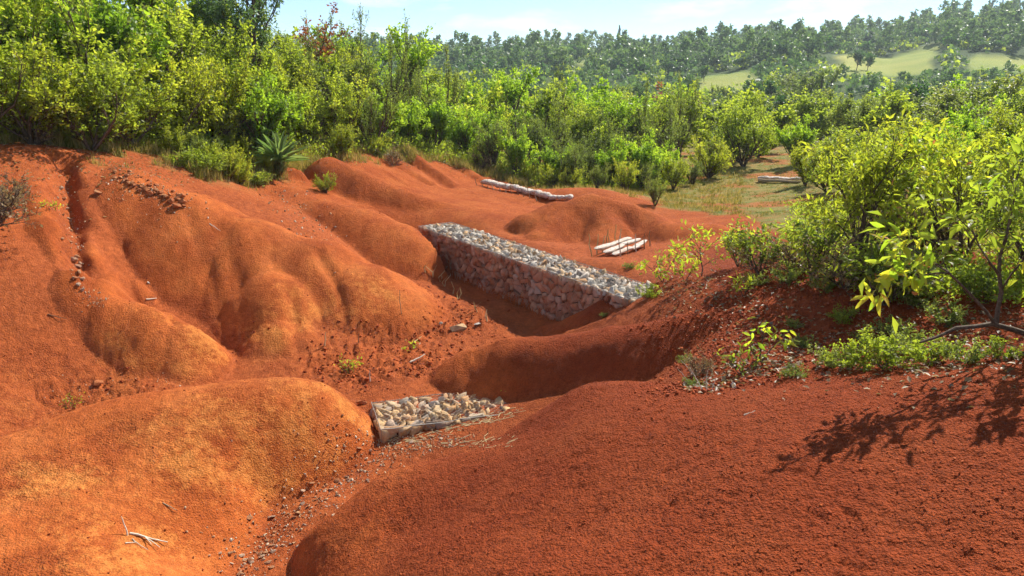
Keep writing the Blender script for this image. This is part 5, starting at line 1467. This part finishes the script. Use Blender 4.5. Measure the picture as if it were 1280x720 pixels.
az = rng.uniform(0, 6.28, m); le = rng.uniform(.1, .7, m); hh = gh[ii] * rng.uniform(.6, 1.2, m); wd = .006 + .004 * gy[ii] / 20
bx = gx[ii] + rng.normal(size=m) * .05; by = gy[ii] + rng.normal(size=m) * .05; bz = Hq(bx, by) - .01
dx, dy = np.cos(az), np.sin(az)
V = np.stack([np.stack([bx - dy * wd, by + dx * wd, bz], 1), np.stack([bx + dy * wd, by - dx * wd, bz], 1), np.stack([bx + dx * le * hh, by + dy * le * hh, bz + hh], 1)], 1).reshape(-1, 3)
F = np.arange(3 * m).reshape(-1, 3)
tag(link("grass", np_mesh("grass", V, F, [mg2], attrs={"tint": np.repeat(np.clip(gt[ii] + rng.normal(size=m) * .12, 0, 1), 3)})), "dry and green grass along the foot of the scrub", "grass", kind="stuff")
# leafy undergrowth filling the foot of hedge and thicket
ux, uy, uh = [], [], []
a = rng.uniform(-.76, .22, 2600); y = ey(a) + np.where(a < -.42, rng.uniform(1.2, 5., 2600), rng.uniform(-.7, 5., 2600))
ux.append(a * y); uy.append(y); uh.append(rng.uniform(.15, .7, 2600))
a = rng.uniform(.37, .74, 1500); y = np.interp(a, [.30, .40, .50, .74], [14.4, 12.6, 10.6, 9.0]) + rng.random(1500) ** 1.6 * 14; ux.append(a * y); uy.append(y); uh.append(rng.uniform(.05, .32, 1500))
ux, uy, uh = map(np.concatenate, (ux, uy, uh)); nl = 22; ii = np.repeat(np.arange(len(ux)), nl); m = len(ii)
pos = np.stack([ux[ii] + rng.normal(size=m) * .22, uy[ii] + rng.normal(size=m) * .22, Hq(ux, uy)[ii] + uh[ii] * rng.random(m) ** .8], 1)
e = rng.normal(size=(m, 3)); e[:, 2] += .3; e /= np.linalg.norm(e, axis=1)[:, None]; nn = rng.normal(size=(m, 3)) * .6; nn[:, 2] += .5
sd = np.cross(e, nn); sd /= np.linalg.norm(sd, axis=1)[:, None]; nn = np.cross(sd, e)
V, F, T = leaf_geo(pos, e, sd, nn, rng.uniform(.04, .085, m) * (.6 + uy[ii] / 40), np.clip(rng.random(len(ux))[ii] * .4 + rng.random(m) * .4, 0, 1), wid=.3)
tag(link("undergrowth", np_mesh("undergrowth", V, F, [LM["mid"]], attrs={"tint": T})), "leafy weeds filling the foot of the scrub", "undergrowth", kind="stuff")

# fallen leaves and bits of twig under the plants
x, y = [], []
def litter(n, a0, a1, f, spread):
    a = rng.uniform(a0, a1, n); yy = f(a) + rng.normal(size=n) * spread; x.append(a * yy); y.append(yy)
litter(900, -.74, -.40, lambda a: ey(a) - .6, .8); litter(700, -.40, .1, lambda a: ey(a) - 1.0, .9)
litter(1500, .20, .70, lambda a: np.interp(a, [.2, .3, .42, .55, .7], [14.0, 12.0, 9.6, 8.4, 8.0]), .8); litter(500, .24, .40, lambda a: 9.0 + 0 * a, .35)
x, y = np.concatenate(x), np.concatenate(y); m = len(x)
pos = np.stack([x, y, Hq(x, y) + .012], 1); e = rng.normal(size=(m, 3)); e[:, 2] *= .25; e /= np.linalg.norm(e, axis=1)[:, None]; nn = rng.normal(size=(m, 3)) * .35; nn[:, 2] += 1
sd = np.cross(e, nn); sd /= np.linalg.norm(sd, axis=1)[:, None]; nn = np.cross(sd, e)
V, F, T = leaf_geo(pos, e, sd, nn, rng.uniform(.04, .10, m), rng.random(m), wid=.26)
tag(link("leaf_litter", np_mesh("leaf_litter", V, F, [LM["dry"]], attrs={"tint": T})), "dry fallen leaves strewn under the shrubs", "leaf litter", kind="stuff")

# like things in one row are told apart by their order
ORD = ["first", "second", "third", "fourth", "fifth", "sixth", "seventh", "eighth", "ninth", "tenth", "eleventh", "twelfth", "thirteenth", "fourteenth", "fifteenth", "sixteenth", "seventeenth", "eighteenth", "nineteenth", "twentieth"]
byl = {}
for o_ in bpy.data.objects:
    if o_.parent is None and o_.get("label") and o_.get("group"): byl.setdefault(o_["label"], []).append(o_)
for lab, L_ in byl.items():
    if 1 < len(L_) <= 20 and len(lab.split()) <= 13:
        L_.sort(key=lambda q: proj(q.location)[0])
        for k, q in enumerate(L_): q["label"] = lab + ", " + ORD[k] + " from left"

# ================================================================ HAZE
hz = bpy.data.materials.new("haze"); hz.use_nodes = True; hn = hz.node_tree; hn.nodes.clear()
ho = hn.nodes.new("ShaderNodeOutputMaterial"); hv = hn.nodes.new("ShaderNodeVolumePrincipled")
hv.inputs['Color'].default_value = (.86, .92, 1.0, 1); hv.inputs['Density'].default_value = .00032; hv.inputs['Anisotropy'].default_value = .2
hn.links.new(hv.outputs[0], ho.inputs['Volume'])
bm = bmesh.new(); bmesh.ops.create_cube(bm, size=1); me = bpy.data.meshes.new("haze"); bm.to_mesh(me); bm.free(); me.materials.append(hz)
zlo, zhi = float(GZ.min()) - 1.5, 48.0
haze = link("haze", me, None, (0, float(YY.max()) / 2, (zlo + zhi) / 2), None, (float(np.abs(GX).max()) * 2 + 60, float(YY.max()) + 120, zhi - zlo))
tag(haze, "thin pale haze lying over the valley", "haze", kind="stuff")
print("done", round(time.time() - T0, 1), len(bpy.data.objects), "tris", sum(len(m.polygons) * 2 for m in bpy.data.meshes))
